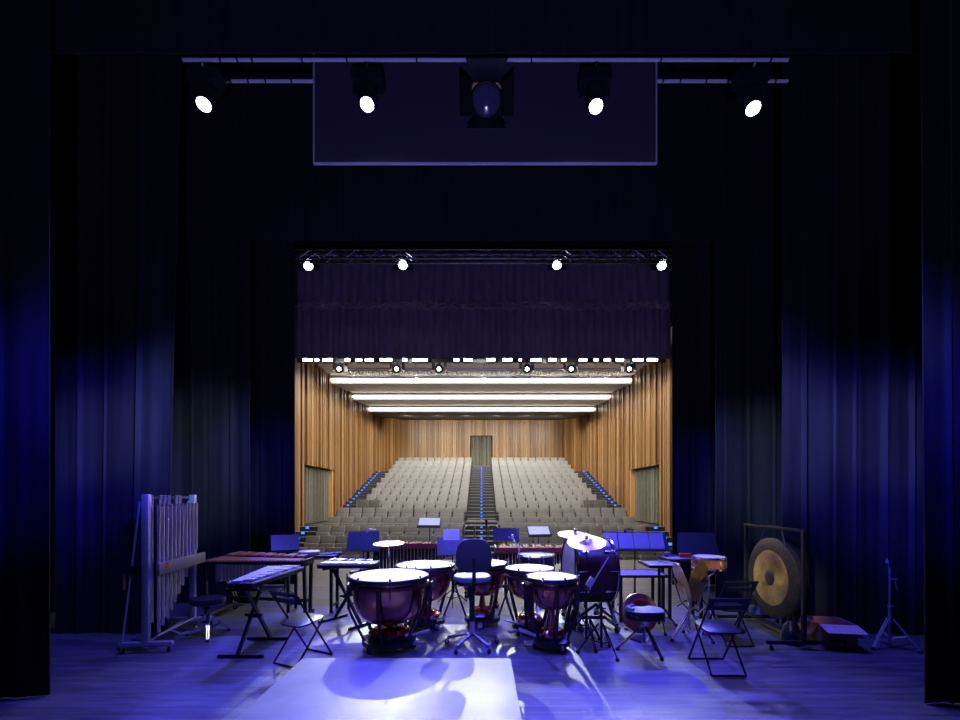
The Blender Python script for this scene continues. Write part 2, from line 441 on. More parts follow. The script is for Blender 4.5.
# seats
gb = G()
def seat_back(g):
    prof = [(-0.06, 0.30), (-0.02, 0.30), (0.10, 0.72), (0.04, 0.725)]
    n = 4; a = 0.238
    vs = [(-a, y, z) for y, z in prof] + [(a, y, z) for y, z in prof]
    g.add(vs, [(0, 1, 2, 3), (7, 6, 5, 4)] + [(i, 4 + i, 4 + (i + 1) % n, (i + 1) % n) for i in range(n)])
seat_back(gb); MB = gb.mesh('backrest', 0.02, 2); MB.materials.append(M['seat'])
gp = G().box((0, -0.105, 0.30), (0.47, 0.11, 0.34), rot=Matrix.Rotation(R(-9), 3, 'X')); MP = gp.mesh('seat_pan', 0.025, 2); MP.materials.append(M['seat'])
ga = G().box((0.272, -0.10, 0.31), (0.035, 0.34, 0.05)); ga.box((0.272, -0.05, 0.155), (0.03, 0.16, 0.31)); MA = ga.mesh('armrest', 0.006, 1); MA.materials.append(M['seatside'])
first = None
for k, (d, top) in enumerate(ROWS):
    for s, nm in ((-1, 'left'), (1, 'right')):
        for i in range(10):
            x = s * (0.70 + 0.274 + 0.548 * i)
            lb = 'grey auditorium seat, %s row from the front, %s to the %s of centre aisle' % (ORD[k], ORD[i], nm)
            loc = (x, d, top - SH)
            if first is None:
                first = thing('auditorium_seat', lb, 'seat', loc, group='grey auditorium seats')
                obj('backrest', MB, 'seat', first); obj('seat_pan', MP, 'seat', first); obj('armrest', MA, 'seatside', first)
            else: dup(first, loc, 0, lb)
# barrier panels in front of the outer seats above the cross aisle
for s, nm in ((-1, 'left'), (1, 'right')):
    t = thing('barrier_panel', 'low slate grey barrier before the outer seats at %s-hand end of cross aisle' % nm, 'barrier', (s * 5.62, 22.5, ROWS[5][1] - SH), group='cross aisle barriers')
    for q in (-1, 1): obj('panel', G().box((q * 0.285, 0, 0.40), (0.53, 0.03, 0.70)), 'barrier', t, bevel=0.006)
    obj('frame', G().bar((-0.58, 0, 0.755), (0.58, 0, 0.755), 0.04, 0.03).bar((-0.57, 0, 0.0), (-0.57, 0, 0.755), 0.03, 0.03).bar((0.57, 0, 0.0), (0.57, 0, 0.755), 0.03, 0.03).bar((0, 0, 0), (0, 0, 0.755), 0.03, 0.02), 'greybox', t)
# handrails at the foot of the centre stair
for s, nm in ((-1, 'left'), (1, 'right')):
    x = s * 0.60
    g = G().path([(0, 0, 0), (0, 0, 0.80), (-s * .03, 0.05, 0.90), (-s * .10, 0.12, 0.95), (-s * 0.30, 0.25, 0.95), (-s * 0.36, 0.25, 0.90), (-s * 0.36, 0.25, 0.45)], 0.026, 10)
    t = thing('handrail', 'curved metal handrail on the %s side at the foot of the centre stair' % nm, 'handrail', (x, 15.6, -0.20), group='centre stair handrails')
    obj('rail', g, 'railpaint', t); obj('mounting_plate', G().lathe([(0, -.02), (.05, -.02), (.05, .012), (0, .012)], 12), 'blackmetal', t)

# ================================================================ DRAPES
def cloth(name, x0, x1, y, z0, z1, fold, m, nx=None, nz=10, lean0=0.0, lean1=0.0, thick=0.012, axis='X', hem=None, top_fold=1.0):
    """hanging cloth in the plane y (or x when axis is 'Y'); fold(u, v) gives the offset of the cloth out of its plane"""
    Ln = abs(x1 - x0); nx = nx or max(8, int(Ln / 0.02))
    vs = []; fs = []
    for side in (0, 1):
        for j in range(nz + 1):
            v = j / nz
            for i in range(nx + 1):
                u = i / nx
                a = x0 + (x1 - x0) * u + (lean0 * (1 - u) + lean1 * u) * v
                off = fold(Ln * u, v) + side * thick
                z = z0 + (z1 - z0) * v
                if hem and j == 0: z += hem(Ln * u)
                vs.append((a, y + off, z) if axis == 'X' else (y + off, a, z))
    S = (nx + 1) * (nz + 1)
    for side in (0, 1):
        for j in range(nz):
            for i in range(nx):
                a = side * S + j * (nx + 1) + i
                q = (a, a + 1, a + nx + 2, a + nx + 1)
                fs.append(q if side == 0 else q[::-1])
    def edge(idx):
        for a, b in zip(idx[:-1], idx[1:]): fs.append((a, a + S, b + S, b))
    edge(list(range(nx + 1))); edge([nz * (nx + 1) + i for i in range(nx + 1)][::-1])
    edge([j * (nx + 1) for j in range(nz + 1)][::-1]); edge([j * (nx + 1) + nx for j in range(nz + 1)])
    g = G(); g.v = vs; g.f = fs
    return g

def leg_fold(seed, amp=0.03):
    r = random.Random(seed); seams = []
    x = r.uniform(0.1, 0.3)
    while x < 20:
        seams.append((x, r.uniform(0.5, 1.0))); x += r.uniform(0.28, 0.46)
    ph = [r.uniform(0, 6.28) for _ in range(4)]
    def f(u, v):
        o = amp * 0.8 * math.sin(u * 7.1 + ph[0]) + amp * 0.45 * math.sin(u * 15.3 + ph[1] + 0.4 * v) + amp * 0.12 * math.sin(u * 41 + ph[2])
        for s, k in seams:
            d = abs(u - s)
            if d < 0.04: o -= amp * 2.2 * k * (1 - d / 0.04) ** 2
        return o
    return f

def drape(name, label, cat, group, m, *a, **k):
    o = obj(name, cloth(name, *a, m=m, **k), m); tag(o, label, cat, group)
    return o
GL = 'black stage side curtains'
drape('stage_curtain', 'black stage curtain closest to the camera on the left, cut by picture edge', 'curtain', GL, 'velvet', -6.2, -3.80, 3.96, 0.012, 8.0, leg_fold(1))
drape('stage_curtain', 'black stage curtain behind the tubular chimes, edge leaning at its right', 'curtain', GL, 'velvet', -5.44, -4.05, 5.80, 0.012, 8.0, leg_fold(2), lean1=0.20)
drape('stage_curtain', 'black stage curtain behind the left marimba, greyish in the light', 'curtain', GL, 'velvet', -5.6, -3.78, 7.40, 0.012, 8.6, leg_fold(3))
drape('stage_curtain', 'black stage curtain bordering the left wood wall of the hall', 'curtain', GL, 'velvet', -5.6, -3.72, 9.0, 0.012, 9.0, leg_fold(4))
drape('stage_curtain', 'black stage curtain closest to the camera on the right, cut by picture edge', 'curtain', GL, 'velvet', 3.74, 6.2, 3.81, 0.012, 8.0, leg_fold(5), lean0=-0.05)
drape('stage_curtain', 'broad black stage curtain behind the cardboard box and cymbal stand', 'curtain', GL, 'velvet', 3.84, 6.0, 5.75, 0.012, 8.0, leg_fold(6))
drape('stage_curtain', 'black stage curtain directly behind the gong frame, greyish in the light', 'curtain', GL, 'velvet', 3.76, 5.9, 7.3, 0.012, 8.6, leg_fold(7))
drape('stage_curtain', 'black stage curtain bordering the right wood wall of the hall', 'curtain', GL, 'velvet', 3.78, 5.9, 9.0, 0.012, 9.0, leg_fold(8))
drape('wing_curtain', 'black curtain deep in the left wing, seen through a narrow gap', 'curtain', None, 'velvet', 5.2, 9.5, -6.5, 0.012, 8.0, leg_fold(9), axis='Y')
GB = 'black overhead border curtains'
drape('border_curtain', 'black overhead border curtain across the very top, in front of the lamp pipe', 'border curtain', GB, 'velvet', -6.4, 6.4, 4.22, 5.89, 8.6, leg_fold(11, 0.006), nz=4)
drape('border_curtain', 'black overhead border curtain hanging behind and below the raised screen', 'border curtain', GB, 'velvet', -7.0, 7.0, 7.2, 5.83, 9.6, leg_fold(12, 0.006), nz=4)

# house valance: two tiers of gathered cloth
def pleats(seed, amp, pitch):
    r = random.Random(seed); xs = []; x = 0
    while x < 12: xs.append((x, r.uniform(0.5, 1.1))); x += pitch * r.uniform(0.7, 1.35)
    def f(u, v):
        o = 0
        for (a, k), (b, _) in zip(xs[:-1], xs[1:]):
            if a <= u < b:
                o = -amp * k * math.sin(PI * (u - a) / (b - a)) ** 0.8; break
        return o + 0.02 * math.sin(u * 5 + seed + v)
    return f
t = thing('house_valance', 'dark gathered valance curtain across the top of the stage opening', 'valance', (0, 0, 0))
hemr = random.Random(4)
hz = [hemr.uniform(-0.04, 0.05) for _ in range(400)]
hem = lambda u: hz[int(u * 14) % 400] * (1 - (u * 14) % 1) + hz[(int(u * 14) + 1) % 400] * ((u * 14) % 1)
obj('lower_tier', cloth('lower_tier', -4.60, 4.60, 11.05, 5.12, 6.40, pleats(5, 0.07, 0.17), 'valance', nx=640, nz=5), 'valance', t)
up = pleats(6, 0.09, 0.2)
def upf(u, v):
    return up(u, v) - 0.10 * max(0, 1 - v * 6) + (0.05 * math.sin(u * 23) + 0.03 * math.sin(u * 61)) * max(0, 1 - v * 4)
obj('upper_tier', cloth('upper_tier', -4.52, 4.55, 10.90, 6.24, 7.62, upf, 'valance', nx=640, nz=14, hem=hem), 'valance', t)
gr = G()
for q, amp in ((0, 0.05), (1, 0.04)):
    pts = []
    for i in range(240):
        u = i / 239 * 9.05
        pts.append((-4.5 + u, 10.74 - 0.04 * math.sin(u * 23 + q), 6.25 + q * 0.07 + hem(u) + 0.025 * math.sin(u * 19 + q * 2)))
    gr.path(pts, 0.028, 6)
obj('gathered_hem', gr, 'valance', t)

# drapes in the hall doorways
def drape_fold(seed):
    r = random.Random(seed); p = r.uniform(0, 6)
    return lambda u, v: 0.09 * math.sin(u * 15 + p) * (0.75 + 0.25 * v) + 0.04 * math.sin(u * 33 + p)
for s, nm in ((-1, 'left'), (1, 'right')):
    drape('doorway_curtain', 'olive grey curtain in the %s-hand side doorway of the hall' % nm, 'curtain', 'hall doorway curtains', 'drape',
          D0 + 0.02, D1 - 0.03, s * (HX + 0.22), DZ0 + 0.02, DZ1 - 0.02, drape_fold(s + 5), axis='Y', nx=160)
drape('rear_door_curtain', 'grey curtain closing the rear door at the top of the centre stair', 'curtain', 'hall doorway curtains', 'drape', -0.81, 0.0, 34.55, 3.77, 6.38, drape_fold(31), nx=80)
drape('rear_door_curtain', 'right half of the grey curtain over the rear door', 'curtain', 'hall doorway curtains', 'drape', 0.01, 0.79, 34.55, 3.77, 6.38, drape_fold(32), nx=80)
[o for o in COL.objects if o.name == 'rear_door_curtain'][0]['label'] = 'left half of the grey curtain over the rear door'
# ================================================================ RIGGING AND LAMPS
def spot(name, loc, target, power, col, size, blend=0.3, radius=0.05):
    l = bpy.data.lights.new(name, 'SPOT'); l.energy = power; l.color = col; l.spot_size = R(size); l.spot_blend = blend; l.shadow_soft_size = radius
    o = bpy.data.objects.new(name, l); COL.objects.link(o); o.location = loc
    o.rotation_euler = (Vector(target) - Vector(loc)).to_track_quat('-Z', 'Y').to_euler()
    return o

def truss(name, label, x0, x1, y, z, h, dpt, r, m, nd, legs=(), up=0.75):
    t = thing(name, label, 'truss', ((x0 + x1) / 2, y, z))
    L = (x1 - x0) / 2
    ch = G()
    for dy in (-dpt / 2, dpt / 2):
        for dz in (0, h): ch.tube((-L, dy, dz), (L, dy, dz), r)
    obj('chord', ch, m, t)
    br = G()
    for i in range(nd):
        a, b = -L + 2 * L * i / nd, -L + 2 * L * (i + 1) / nd
        for dy in (-dpt / 2, dpt / 2):
            br.tube((a, dy, 0 if i % 2 else h), (b, dy, h if i % 2 else 0), r * 0.55, n=6)
        br.tube((a, -dpt / 2, 0), (b, dpt / 2, 0), r * 0.5, n=6)
    obj('brace', br, m, t)
    for x in legs: obj('hanger', G().tube((x, 0, h), (x, 0, h + up), 0.012, n=6), m, t)
    return t

# stage pipes
def pipe(label, x0, x1, y, z, r, m='alu', clips=()):
    t = thing('lighting_pipe', label, 'pipe', ((x0 + x1) / 2, y, z))
    L = (x1 - x0) / 2
    obj('tube', G().tube((-L, 0, 0), (L, 0, 0), r, n=12), 'pipe', t)
    for c in clips:
        g = G()
        g.disc_ring(r, r + 0.006, -0.008, 0.008, 12, X=Matrix.Translation((c - (x0 + x1) / 2, 0, 0)) @ Matrix.Rotation(R(90), 4, 'Y'))
        g.box((c - (x0 + x1) / 2, 0, r + 0.03), (0.022, 0.02, 0.06))
        obj('clamp', g, 'blackmetal', t)
    for s in (-0.8, 0.8): obj('suspension_cable', G().tube((s * L, 0, r), (s * L, 0, 10.0 - z), 0.006, n=6), 'blackmetal', t)
pipe('long overhead pipe carrying the four large stage lamps, in front of the raised screen', -3.0, 3.08, 4.55, 6.14, 0.017, clips=(-2.62, -2.45, -2.3, -1.8, -1.35, -0.65, 0.5, 1.8, 2.9))
pipe('short lower pipe section to the left of the raised screen', -3.3, -1.95, 5.25, 6.57, 0.019, clips=(-2.9, -2.7, -2.5, -2.2))
pipe('short lower pipe section to the right of the raised screen', 1.98, 3.55, 5.25, 6.57, 0.019, clips=(2.1, 2.3, 2.6, 2.85, 3.4))

# raised projection screen
t = thing('projection_screen', 'dark raised projection screen with thin pale edge hanging high over the stage', 'screen', (0.04, 5.0, 5.43))
obj('screen_cloth', G().box((0, 0, 0.75), (3.76, 0.012, 1.5)), 'screen', t)
obj('edge_batten', G().tube((-1.89, 0, 0), (1.89, 0, 0), 0.016).tube((-1.89, 0, 0), (-1.89, 0, 1.5), 0.011).tube((1.89, 0, 0), (1.89, 0, 1.5), 0.011), 'screen_edge', t)

for s in (-1, 1): obj('suspension_cable', G().tube((s * 1.7, 0, 1.5), (s * 1.7, 0, 4.57), 0.006, n=6), 'blackmetal', t)

# moving-head / profile lamps over the stage
def stage_lamp(label, loc, aim, sc, group, hang, reach=0.0):
    """lens at the thing's origin; the body points along aim, a yoke hangs it from above"""
    t = thing('stage_lamp', label, 'stage lamp', loc, group=group)
    d = (Vector(aim) - Vector(loc)).normalized(); q = d.to_track_quat('Z', 'Y').to_matrix().to_4x4()
    S = q @ Matrix.Scale(sc, 4)
    obj('housing', G().lathe([(0, -0.42), (0.10, -0.42), (0.125, -0.36), (0.125, -0.12), (0.105, -0.06), (0.10, 0.0), (0.085, 0.0), (0.085, -0.02), (0, -0.02)], 20, X=S), 'plastic', t)
    obj('lens', G().lathe([(0, 0.012), (0.05, 0.008), (0.083, -0.006), (0.083, -0.018), (0, -0.018)], 20, X=S), 'lens_violet', t)
    pv = q @ Vector((0, 0, -0.24 * sc))
    w = 0.165 * sc
    g = G()
    for s in (-1, 1): g.bar((pv.x + s * w, pv.y, pv.z), (pv.x + s * w, pv.y, hang - 0.14), 0.018, 0.05)
    g.box((pv.x, pv.y, hang - 0.10), (w * 2 + 0.05, 0.16, 0.11)); g.tube((pv.x, pv.y, hang - 0.06), (pv.x, reach, hang + 0.01), 0.018)
    g.tube((pv.x - w, pv.y, pv.z), (pv.x + w, pv.y, pv.z), 0.016)
    obj('yoke', g, 'plastic', t)
    return t
BL = (0.035, 0.035, 1.0); VI = (0.24, 0.23, 1.0); WH = (1.0, 0.97, 0.88)
NEAR = [(-2.79, 4.55, 5.69), (-1.15, 4.55, 5.69), (1.15, 4.55, 5.67), (2.73, 4.55, 5.65)]
for i, p in enumerate(NEAR):
    aim = (p[0] * 0.75, 2.2, 0.6)
    stage_lamp('large lit stage lamp on the front pipe, %s from the left' % ORD[i], p, aim, 0.78, 'lit stage lamps on the front pipe', 6.115 - p[2])
FAR = [(-3.90, 10.2, 6.95), (-1.77, 10.2, 6.97), (1.70, 10.2, 6.97), (4.06, 10.2, 6.96)]
for i, p in enumerate(FAR):
    aim = (p[0] * 0.5, 4.6, 0.2)
    stage_lamp('small lit stage lamp on the truss before the valance, %s from the left' % ORD[i], p, aim, 1.15, 'lit stage lamps on the rear truss', 0.17, -0.19)
truss('stage_truss', 'dark lighting truss above the valance carrying four lit lamps', -4.2, 4.3, 9.9, 6.91, 0.19, 0.20, 0.018, 'darkchrome', 34, legs=(-3, -1, 1, 3), up=2.9)

# unlit fresnel with barn doors
t = thing('fresnel_lamp', 'unlit black theatre lantern with barn doors hanging before the raised screen', 'stage lamp', (0.05, 4.55, 5.735))
X = (Vector((0, -1, -0.55))).to_track_quat('Z', 'Y').to_matrix().to_4x4()
obj('housing', G().lathe([(0, -0.36), (0.11, -0.36), (0.15, -0.30), (0.155, -0.02), (0.14, 0.03), (0.125, 0.03), (0.125, 0.0), (0, 0.0)], 24, X=X), 'plastic', t)
obj('lens', G().lathe([(0, 0.03), (0.06, 0.024), (0.123, 0.002), (0.123, -0.01), (0, -0.01)], 24, X=X), 'lens_off', t)
for k in range(4):
    T = X @ Matrix.Rotation(k * PI / 2, 4, 'Z')
    g = G(); a = 0.13; b = 0.20 if k % 2 == 0 else 0.16
    lo = [(-a, 0.145, 0.03), (a, 0.145, 0.03), (b, 0.26, 0.20), (-b, 0.26, 0.20)]
    hi = [(x, y + 0.006, z - 0.004) for x, y, z in lo]
    g.add(lo + hi, [(0, 1, 2, 3), (7, 6, 5, 4), (0, 4, 5, 1), (1, 5, 6, 2), (2, 6, 7, 3), (3, 7, 4, 0)], T)
    obj('barn_door', g, 'plastic', t)
g = G()
for s in (-1, 1): g.bar((s * 0.185, 0.12, 0.02), (s * 0.185, 0.12, 0.20), 0.012, 0.035)
g.path([(-0.185, 0.12, 0.2), (-0.12, 0.12, 0.27), (0.12, 0.12, 0.27), (0.185, 0.12, 0.2)], 0.016, 6)
obj('yoke', g, 'wood', t)
obj('clamp', G().box((0, 0.13, 0.30), (0.13, 0.10, 0.16)).tube((0, 0.14, 0.34), (0, 0.15, 0.40), 0.02), 'plastic', t)

# hall truss, its moving heads and the row of warm lamps
truss('hall_truss', 'silver lighting truss under the hall ceiling, behind the row of warm lamps', -5.06, 5.25, 17.1, 6.28, 0.28, 0.28, 0.026, 'alu', 56, legs=(-4.6, -2.6, -1.3, 0, 1.4, 2.6, 4.2))
HEADS = [-5.22, -3.11, -1.56, 1.67, 3.29, 5.42]
for i, x in enumerate(HEADS):
    t = thing('moving_head', 'grey moving-head lamp glowing white on the hall truss, %s from the left' % ORD[i], 'moving head lamp', (x, 16.60, 6.44), group='moving heads on the hall truss')
    q = Vector((-x * 0.06, -1, -0.45)).to_track_quat('Z', 'Y').to_matrix().to_4x4()
    obj('head', G().lathe([(0, -0.30), (0.13, -0.30), (0.165, -0.2), (0.165, -0.02), (0.14, 0.0), (0.09, 0.0), (0.09, -0.02), (0, -0.02)], 20, X=q), 'plastic', t)
    obj('lens', G().lathe([(0, 0.01), (0.045, 0.006), (0.066, -0.01), (0, -0.015)], 20, X=q), 'lens_cool', t)
    g = G()
    for s in (-1, 1): g.bar((s * 0.22, 0.14, -0.06), (s * 0.22, 0.14, 0.34), 0.05, 0.11)
    g.box((0, 0.14, 0.36), (0.50, 0.20, 0.12)); g.tube((0, 0.16, 0.36), (0, 0.36, 0.13), 0.03)
    obj('yoke', g, 'greybox', t)
SEG = [(303, 312.5), (315, 319), (322.7, 332.5), (345, 350), (356, 362), (365, 373.5), (380, 392), (402.5, 407), (412.5, 427.5), (453.8, 459), (463.8, 472.5), (487, 495),
       (502.8, 512), (519, 521.5), (530.6, 541), (548.6, 556), (561.7, 566), (579, 587), (594, 598), (604, 610), (616, 623.6), (633, 643), (647, 657.5)]
t = thing('lighting_bar', 'dark pipe carrying the row of warm lamps below the valance', 'pipe', (0, 16.4, 7.12))
obj('tube', G().tube((-6.7, 0, 0), (6.6, 0, 0), 0.03), 'blackmetal', t)
obj('masking_board', G().box((0, 0.09, -0.36), (13.4, 0.03, 0.24)), 'blackmetal', t)
obj('hanger', G().tube((-5, 0, 0), (-5, 0, 0.32), 0.012).tube((-1.5, 0, 0), (-1.5, 0, 0.32), 0.012).tube((1.5, 0, 0), (1.5, 0, 0.32), 0.012).tube((5, 0, 0), (5, 0, 0.32), 0.012), 'blackmetal', t)
for i, (a, b) in enumerate(SEG):
    x = ((a + b) / 2 - 481.5) / 453 * 16.25; wd = (b - a) / 453 * 16.25
    t = thing('flood_lamp', 'warm white lamp in the row below the valance, %s from the left' % ORD[i], 'flood lamp', (x, 16.25, 6.59), group='warm lamps below the valance')
    obj('housing', G().box((0, 0.10, 0.12), (wd + 0.04, 0.20, 0.25)), 'plastic', t, bevel=0.01)
    obj('lens', G().box((0, -0.006, 0.08), (wd, 0.012, 0.10)), 'lens_warm', t)
    obj('clamp', G().box((0, 0.14, 0.37), (0.05, 0.05, 0.26)), 'blackmetal', t)

# ---- light
BW = (0.085, 0.08, 1.0)
for i, p in enumerate(NEAR):
    spot('near_lamp_beam', (p[0], p[1] - 0.06, p[2] - 0.05), (p[0] * 0.98, 5.3, 0), 750 if i in (0, 3) else 350, BW, 92, 0.8, 0.05)
for i, p in enumerate(FAR):
    spot('far_lamp_beam', (p[0], p[1] - 0.08, p[2] - 0.08), (p[0] * 0.66, 4.8, 0), 3500, BW, 36, 0.6, 0.025)
for i, x in enumerate(HEADS):
    spot('hall_lamp_beam', (x, 16.50, 6.40), (0.7, 4.45, 0.3) if i == 3 else (-0.2 + x * 0.10, 4.35, 0.3), (400, 5600, 500, 5000, 400, 400)[i], (0.93, 1.0, 0.95), 14.5, 0.2, 0.03)
# lamps further upstage, above and behind the camera, crossing the stage to the side curtains and the back of the set
UP = [(3.4, (-4.05, 3.96, 2.3), 5000, (0.01, 0.01, 1.0), 14), (3.0, (-4.9, 5.8, 2.35), 9500, (0.03, 0.035, 1.0), 15), (3.2, (-5.0, 5.8, 2.5), 3400, (0.45, 0.5, 1.0), 8), (2.4, (-4.7, 7.4, 2.3), 3600, (0.50, 0.66, 1.0), 15), (2.2, (-4.3, 9.0, 2.2), 5000, BL, 12),
      (-3.4, (3.95, 3.81, 2.2), 5000, (0.01, 0.01, 1.0), 14), (-3.0, (5.0, 5.75, 2.2), 9500, (0.05, 0.055, 1.0), 16), (-3.2, (5.3, 5.75, 2.5), 3200, (0.5, 0.55, 1.0), 9), (-2.4, (4.7, 7.3, 2.1), 3600, (0.50, 0.66, 1.0), 14), (-2.2, (4.3, 9.0, 2.0), 4500, BL, 12),
      (0.8, (-1.07, 9.3, 1.22), 4200, (0.86, 0.93, 1.0), 5), (-0.8, (1.14, 9.0, 1.06), 4200, (0.86, 0.93, 1.0), 5), (0.5, (0.0, 7.2, 0.9), 2600, (0.10, 0.09, 1.0), 34), (-2.0, (3.5, 5.7, 0.75), 2600, (1.0, 0.96, 0.86), 8.5)]  # added here: two narrow spots whitening the paper sheets, one brightening the gong
for x, tg, pw, c, sz in UP:
    spot('unseen_upstage_beam', (x, -1.2, 5.2), tg, pw, c, sz, 1.0, 0.1)
# added unseen fill low behind the camera, brightening the overhead pipe and screen
spot('added_low_fill', (0, -1.0, 0.3), (0, 4.6, 6.1), 800, (0.30, 0.27, 1.0), 90, 1.0, 0.08)
# added unseen fill under the auditorium ceiling, brightening seats and side walls
for y in (15.0, 18.4, 22.0, 25.4, 28.8):
    for x in (-5.2, -2.6, 0, 2.6, 5.2):
        spot('added_hall_fill', (x, y, 7.0), (x, y + 0.6, 0), 275, (1.0, 0.965, 0.90), 165, 0.4, 0.12)
for x in (-5.0, -3.0, -1.0, 1.0, 3.0, 5.0):
    spot('rear_wall_washer', (x, 30.2, 7.1), (x, 34.4, 4.9), 260, (1.0, 0.96, 0.88), 120, 0.7, 0.15)
# ================================================================ INSTRUMENTS AND FURNITURE
# low rostrum in the foreground
t = thing('stage_platform', 'low rostrum with pale grey top in the foreground, between camera and timpani', 'platform', (-0.72, 3.36, 0))
obj('deck_top', G().box((0, 0, 0.185), (2.0, 2.0, 0.03)), 'panel', t, bevel=0.003)
g = G()
for s_ in (-1, 1): g.box((s_ * 0.975, 0, 0.135), (0.03, 1.98, 0.07)); g.box((0, s_ * 0.975, 0.135), (1.92, 0.03, 0.07))
obj('edge_frame', g, 'panel', t, bevel=0.003)
for sx in (-1, 1):
    for sy in (-1, 1): obj('leg', G().box((sx * 0.92, sy * 0.92, 0.068), (0.05, 0.05, 0.136)), 'blackmetal', t)

def caster(g_or_parent, p, r=0.035, w=0.025, ang=0.0, stem=0.05, name='caster'):
    c = G(); T = Matrix.Translation(p) @ Matrix.Rotation(ang, 4, 'Z')
    c.lathe([(0, -w / 2), (r * 0.85, -w / 2), (r, -w / 3), (r, w / 3), (r * 0.85, w / 2), (0, w / 2)], 16, X=T @ Matrix.Translation((0.012, 0, r)) @ Matrix.Rotation(R(90), 4, 'X'))
    o = obj(name, c, 'rubber', g_or_parent)
    f = G()
    for s in (-1, 1): f.bar((0.012, s * (w / 2 + 0.004), r), (0, s * (w / 2 + 0.004), 2 * r + 0.01), 0.004, 0.016, X=T)
    f.box((0, 0, 2 * r + 0.012), (0.03, w + 0.014, 0.008), X=T); f.tube((0, 0, 2 * r + 0.012), (0, 0, 2 * r + 0.012 + stem), 0.007, X=T)
    obj('fork', f, 'chrome', o)
    return o

# ---- timpani
def timpani(label, R0, H, loc, rz):
    t = thing('timpani', label, 'timpani', loc, rz, 'copper timpani')
    dp = R0 * 1.12
    prof = [(0, H - 0.06 - dp)]
    for i in range(1, 15):
        a = i / 14 * PI / 2; prof.append(((R0 - 0.035) * math.sin(a) ** 0.72, H - 0.06 - dp * math.cos(a) ** 0.72 if i < 14 else H - 0.06))
    prof += [(R0 - 0.035, H - 0.02), (R0 - 0.05, H - 0.02)]
    kt = obj('kettle', G().lathe(prof, 48), 'copper', t)
    obj('drumhead', G().lathe([(0, H), (R0 - 0.03, H), (R0 - 0.012, H - 0.004), (R0 - 0.012, H - 0.014), (0, H - 0.014)], 48), 'skin', t)
    obj('hoop', G().lathe([(R0 - 0.014, H - 0.05), (R0 + 0.006, H - 0.05), (R0 + 0.010, H - 0.03), (R0 + 0.006, H - 0.004), (R0 - 0.010, H + 0.002), (R0 - 0.014, H - 0.05)], 48), 'plastic', t)
    obj('collar_ring', G().disc_ring(R0 - 0.03, R0 + 0.016, H - 0.115, H - 0.085, 48), 'maroon', t)
    for k in range(8):
        a = 2 * PI * (k + 0.5) / 8; T = Matrix.Rotation(a, 4, 'Z')
        g = G().tube((R0 + 0.020, 0, H - 0.20), (R0 + 0.020, 0, H + 0.012), 0.007, n=8, X=T)
        g.box((R0 + 0.012, 0, H - 0.02), (0.035, 0.03, 0.02), X=T).lathe([(0, 0), (0.012, 0), (0.012, 0.02), (0, 0.022)], 8, X=T @ Matrix.Translation((R0 + 0.02, 0, H + 0.008)))
        obj('tension_rod', g, 'blackmetal', t)
    for k in range(6):
        a = 2 * PI * k / 6 + 0.12; T = Matrix.Rotation(a, 4, 'Z')
        g = G(); pts = [(R0 + 0.012, 0, H - 0.09), (R0 + 0.012, 0, H - 0.34), (R0 * 0.93, 0, H - 0.45), (R0 * 0.62, 0, 0.10)]
        for p0, p1 in zip(pts[:-1], pts[1:]): g.bar(p0, p1, 0.036, 0.024, X=T)
        for p in pts[1:-1]: g.lathe([(0, -0.018), (0.016, -0.018), (0.016, 0.018), (0, 0.018)], 10, X=T @ Matrix.Translation(p) @ Matrix.Rotation(R(90), 4, 'X'))
        obj('strut', g, 'darkstrut', t)
    rb = R0 * 0.62
    b = obj('base', G().lathe([(0, 0.055), (rb * 0.9, 0.055), (rb + 0.03, 0.07), (rb + 0.03, 0.12), (rb * 0.9, 0.135), (0, 0.14)], 32), 'blackmetal', t)
    obj('pedal_housing', G().lathe([(0, 0.14), (rb * 0.80, 0.14), (rb * 0.84, 0.19), (rb * 0.62, 0.235), (0.05, 0.25), (0.03, H - 0.06 - dp), (0, H - 0.06 - dp)], 24), 'copper', t)
    pd = G().bar((0, -rb * 0.5, 0.12), (0, -rb - 0.20, 0.22), 0.10, 0.015).bar((0, -rb * 0.4, 0.07), (0, -rb - 0.14, 0.07), 0.05, 0.03)
    obj('pedal', pd, 'alu', t)
    obj('pull_rod', G().tube((0.04, -rb * 0.6, 0.15), (0.02, -0.02, H - 0.06 - dp + 0.05), 0.008), 'chrome', t)
    for k in range(3):
        a = 2 * PI * k / 3 + PI / 6
        caster(t, ((rb + 0.01) * math.cos(a), (rb + 0.01) * math.sin(a), 0), 0.042, 0.03, a + 1.2, 0.03)
    g = G().tube((0.06, -R0 - 0.04, H - 0.12), (0.06, -R0 - 0.02, H - 0.05), 0.006).box((0.06, -R0 - 0.045, H - 0.10), (0.09, 0.02, 0.045))
    obj('tuning_gauge', g, 'plastic', t)
    return t
timpani('largest copper timpani drum, at left end of the arc near pale mat', 0.450, 0.85, (-1.075, 5.27, 0), R(80))
timpani('second largest timpani, between the biggest drum and the black drum chair', 0.388, 0.85, (-0.76, 6.10, 0), R(40))
timpani('middle timpani of the five, mostly hidden behind the black drum chair', 0.350, 0.855, (0.01, 6.22, 0), R(-5))
timpani('timpani between the drum chair and the smallest timpani, lit white on top', 0.315, 0.845, (0.62, 5.84, 0), R(-52))
timpani('smallest copper timpani at the right end of arc, beside the bass drum', 0.292, 0.845, (0.81, 5.22, 0), R(-94))

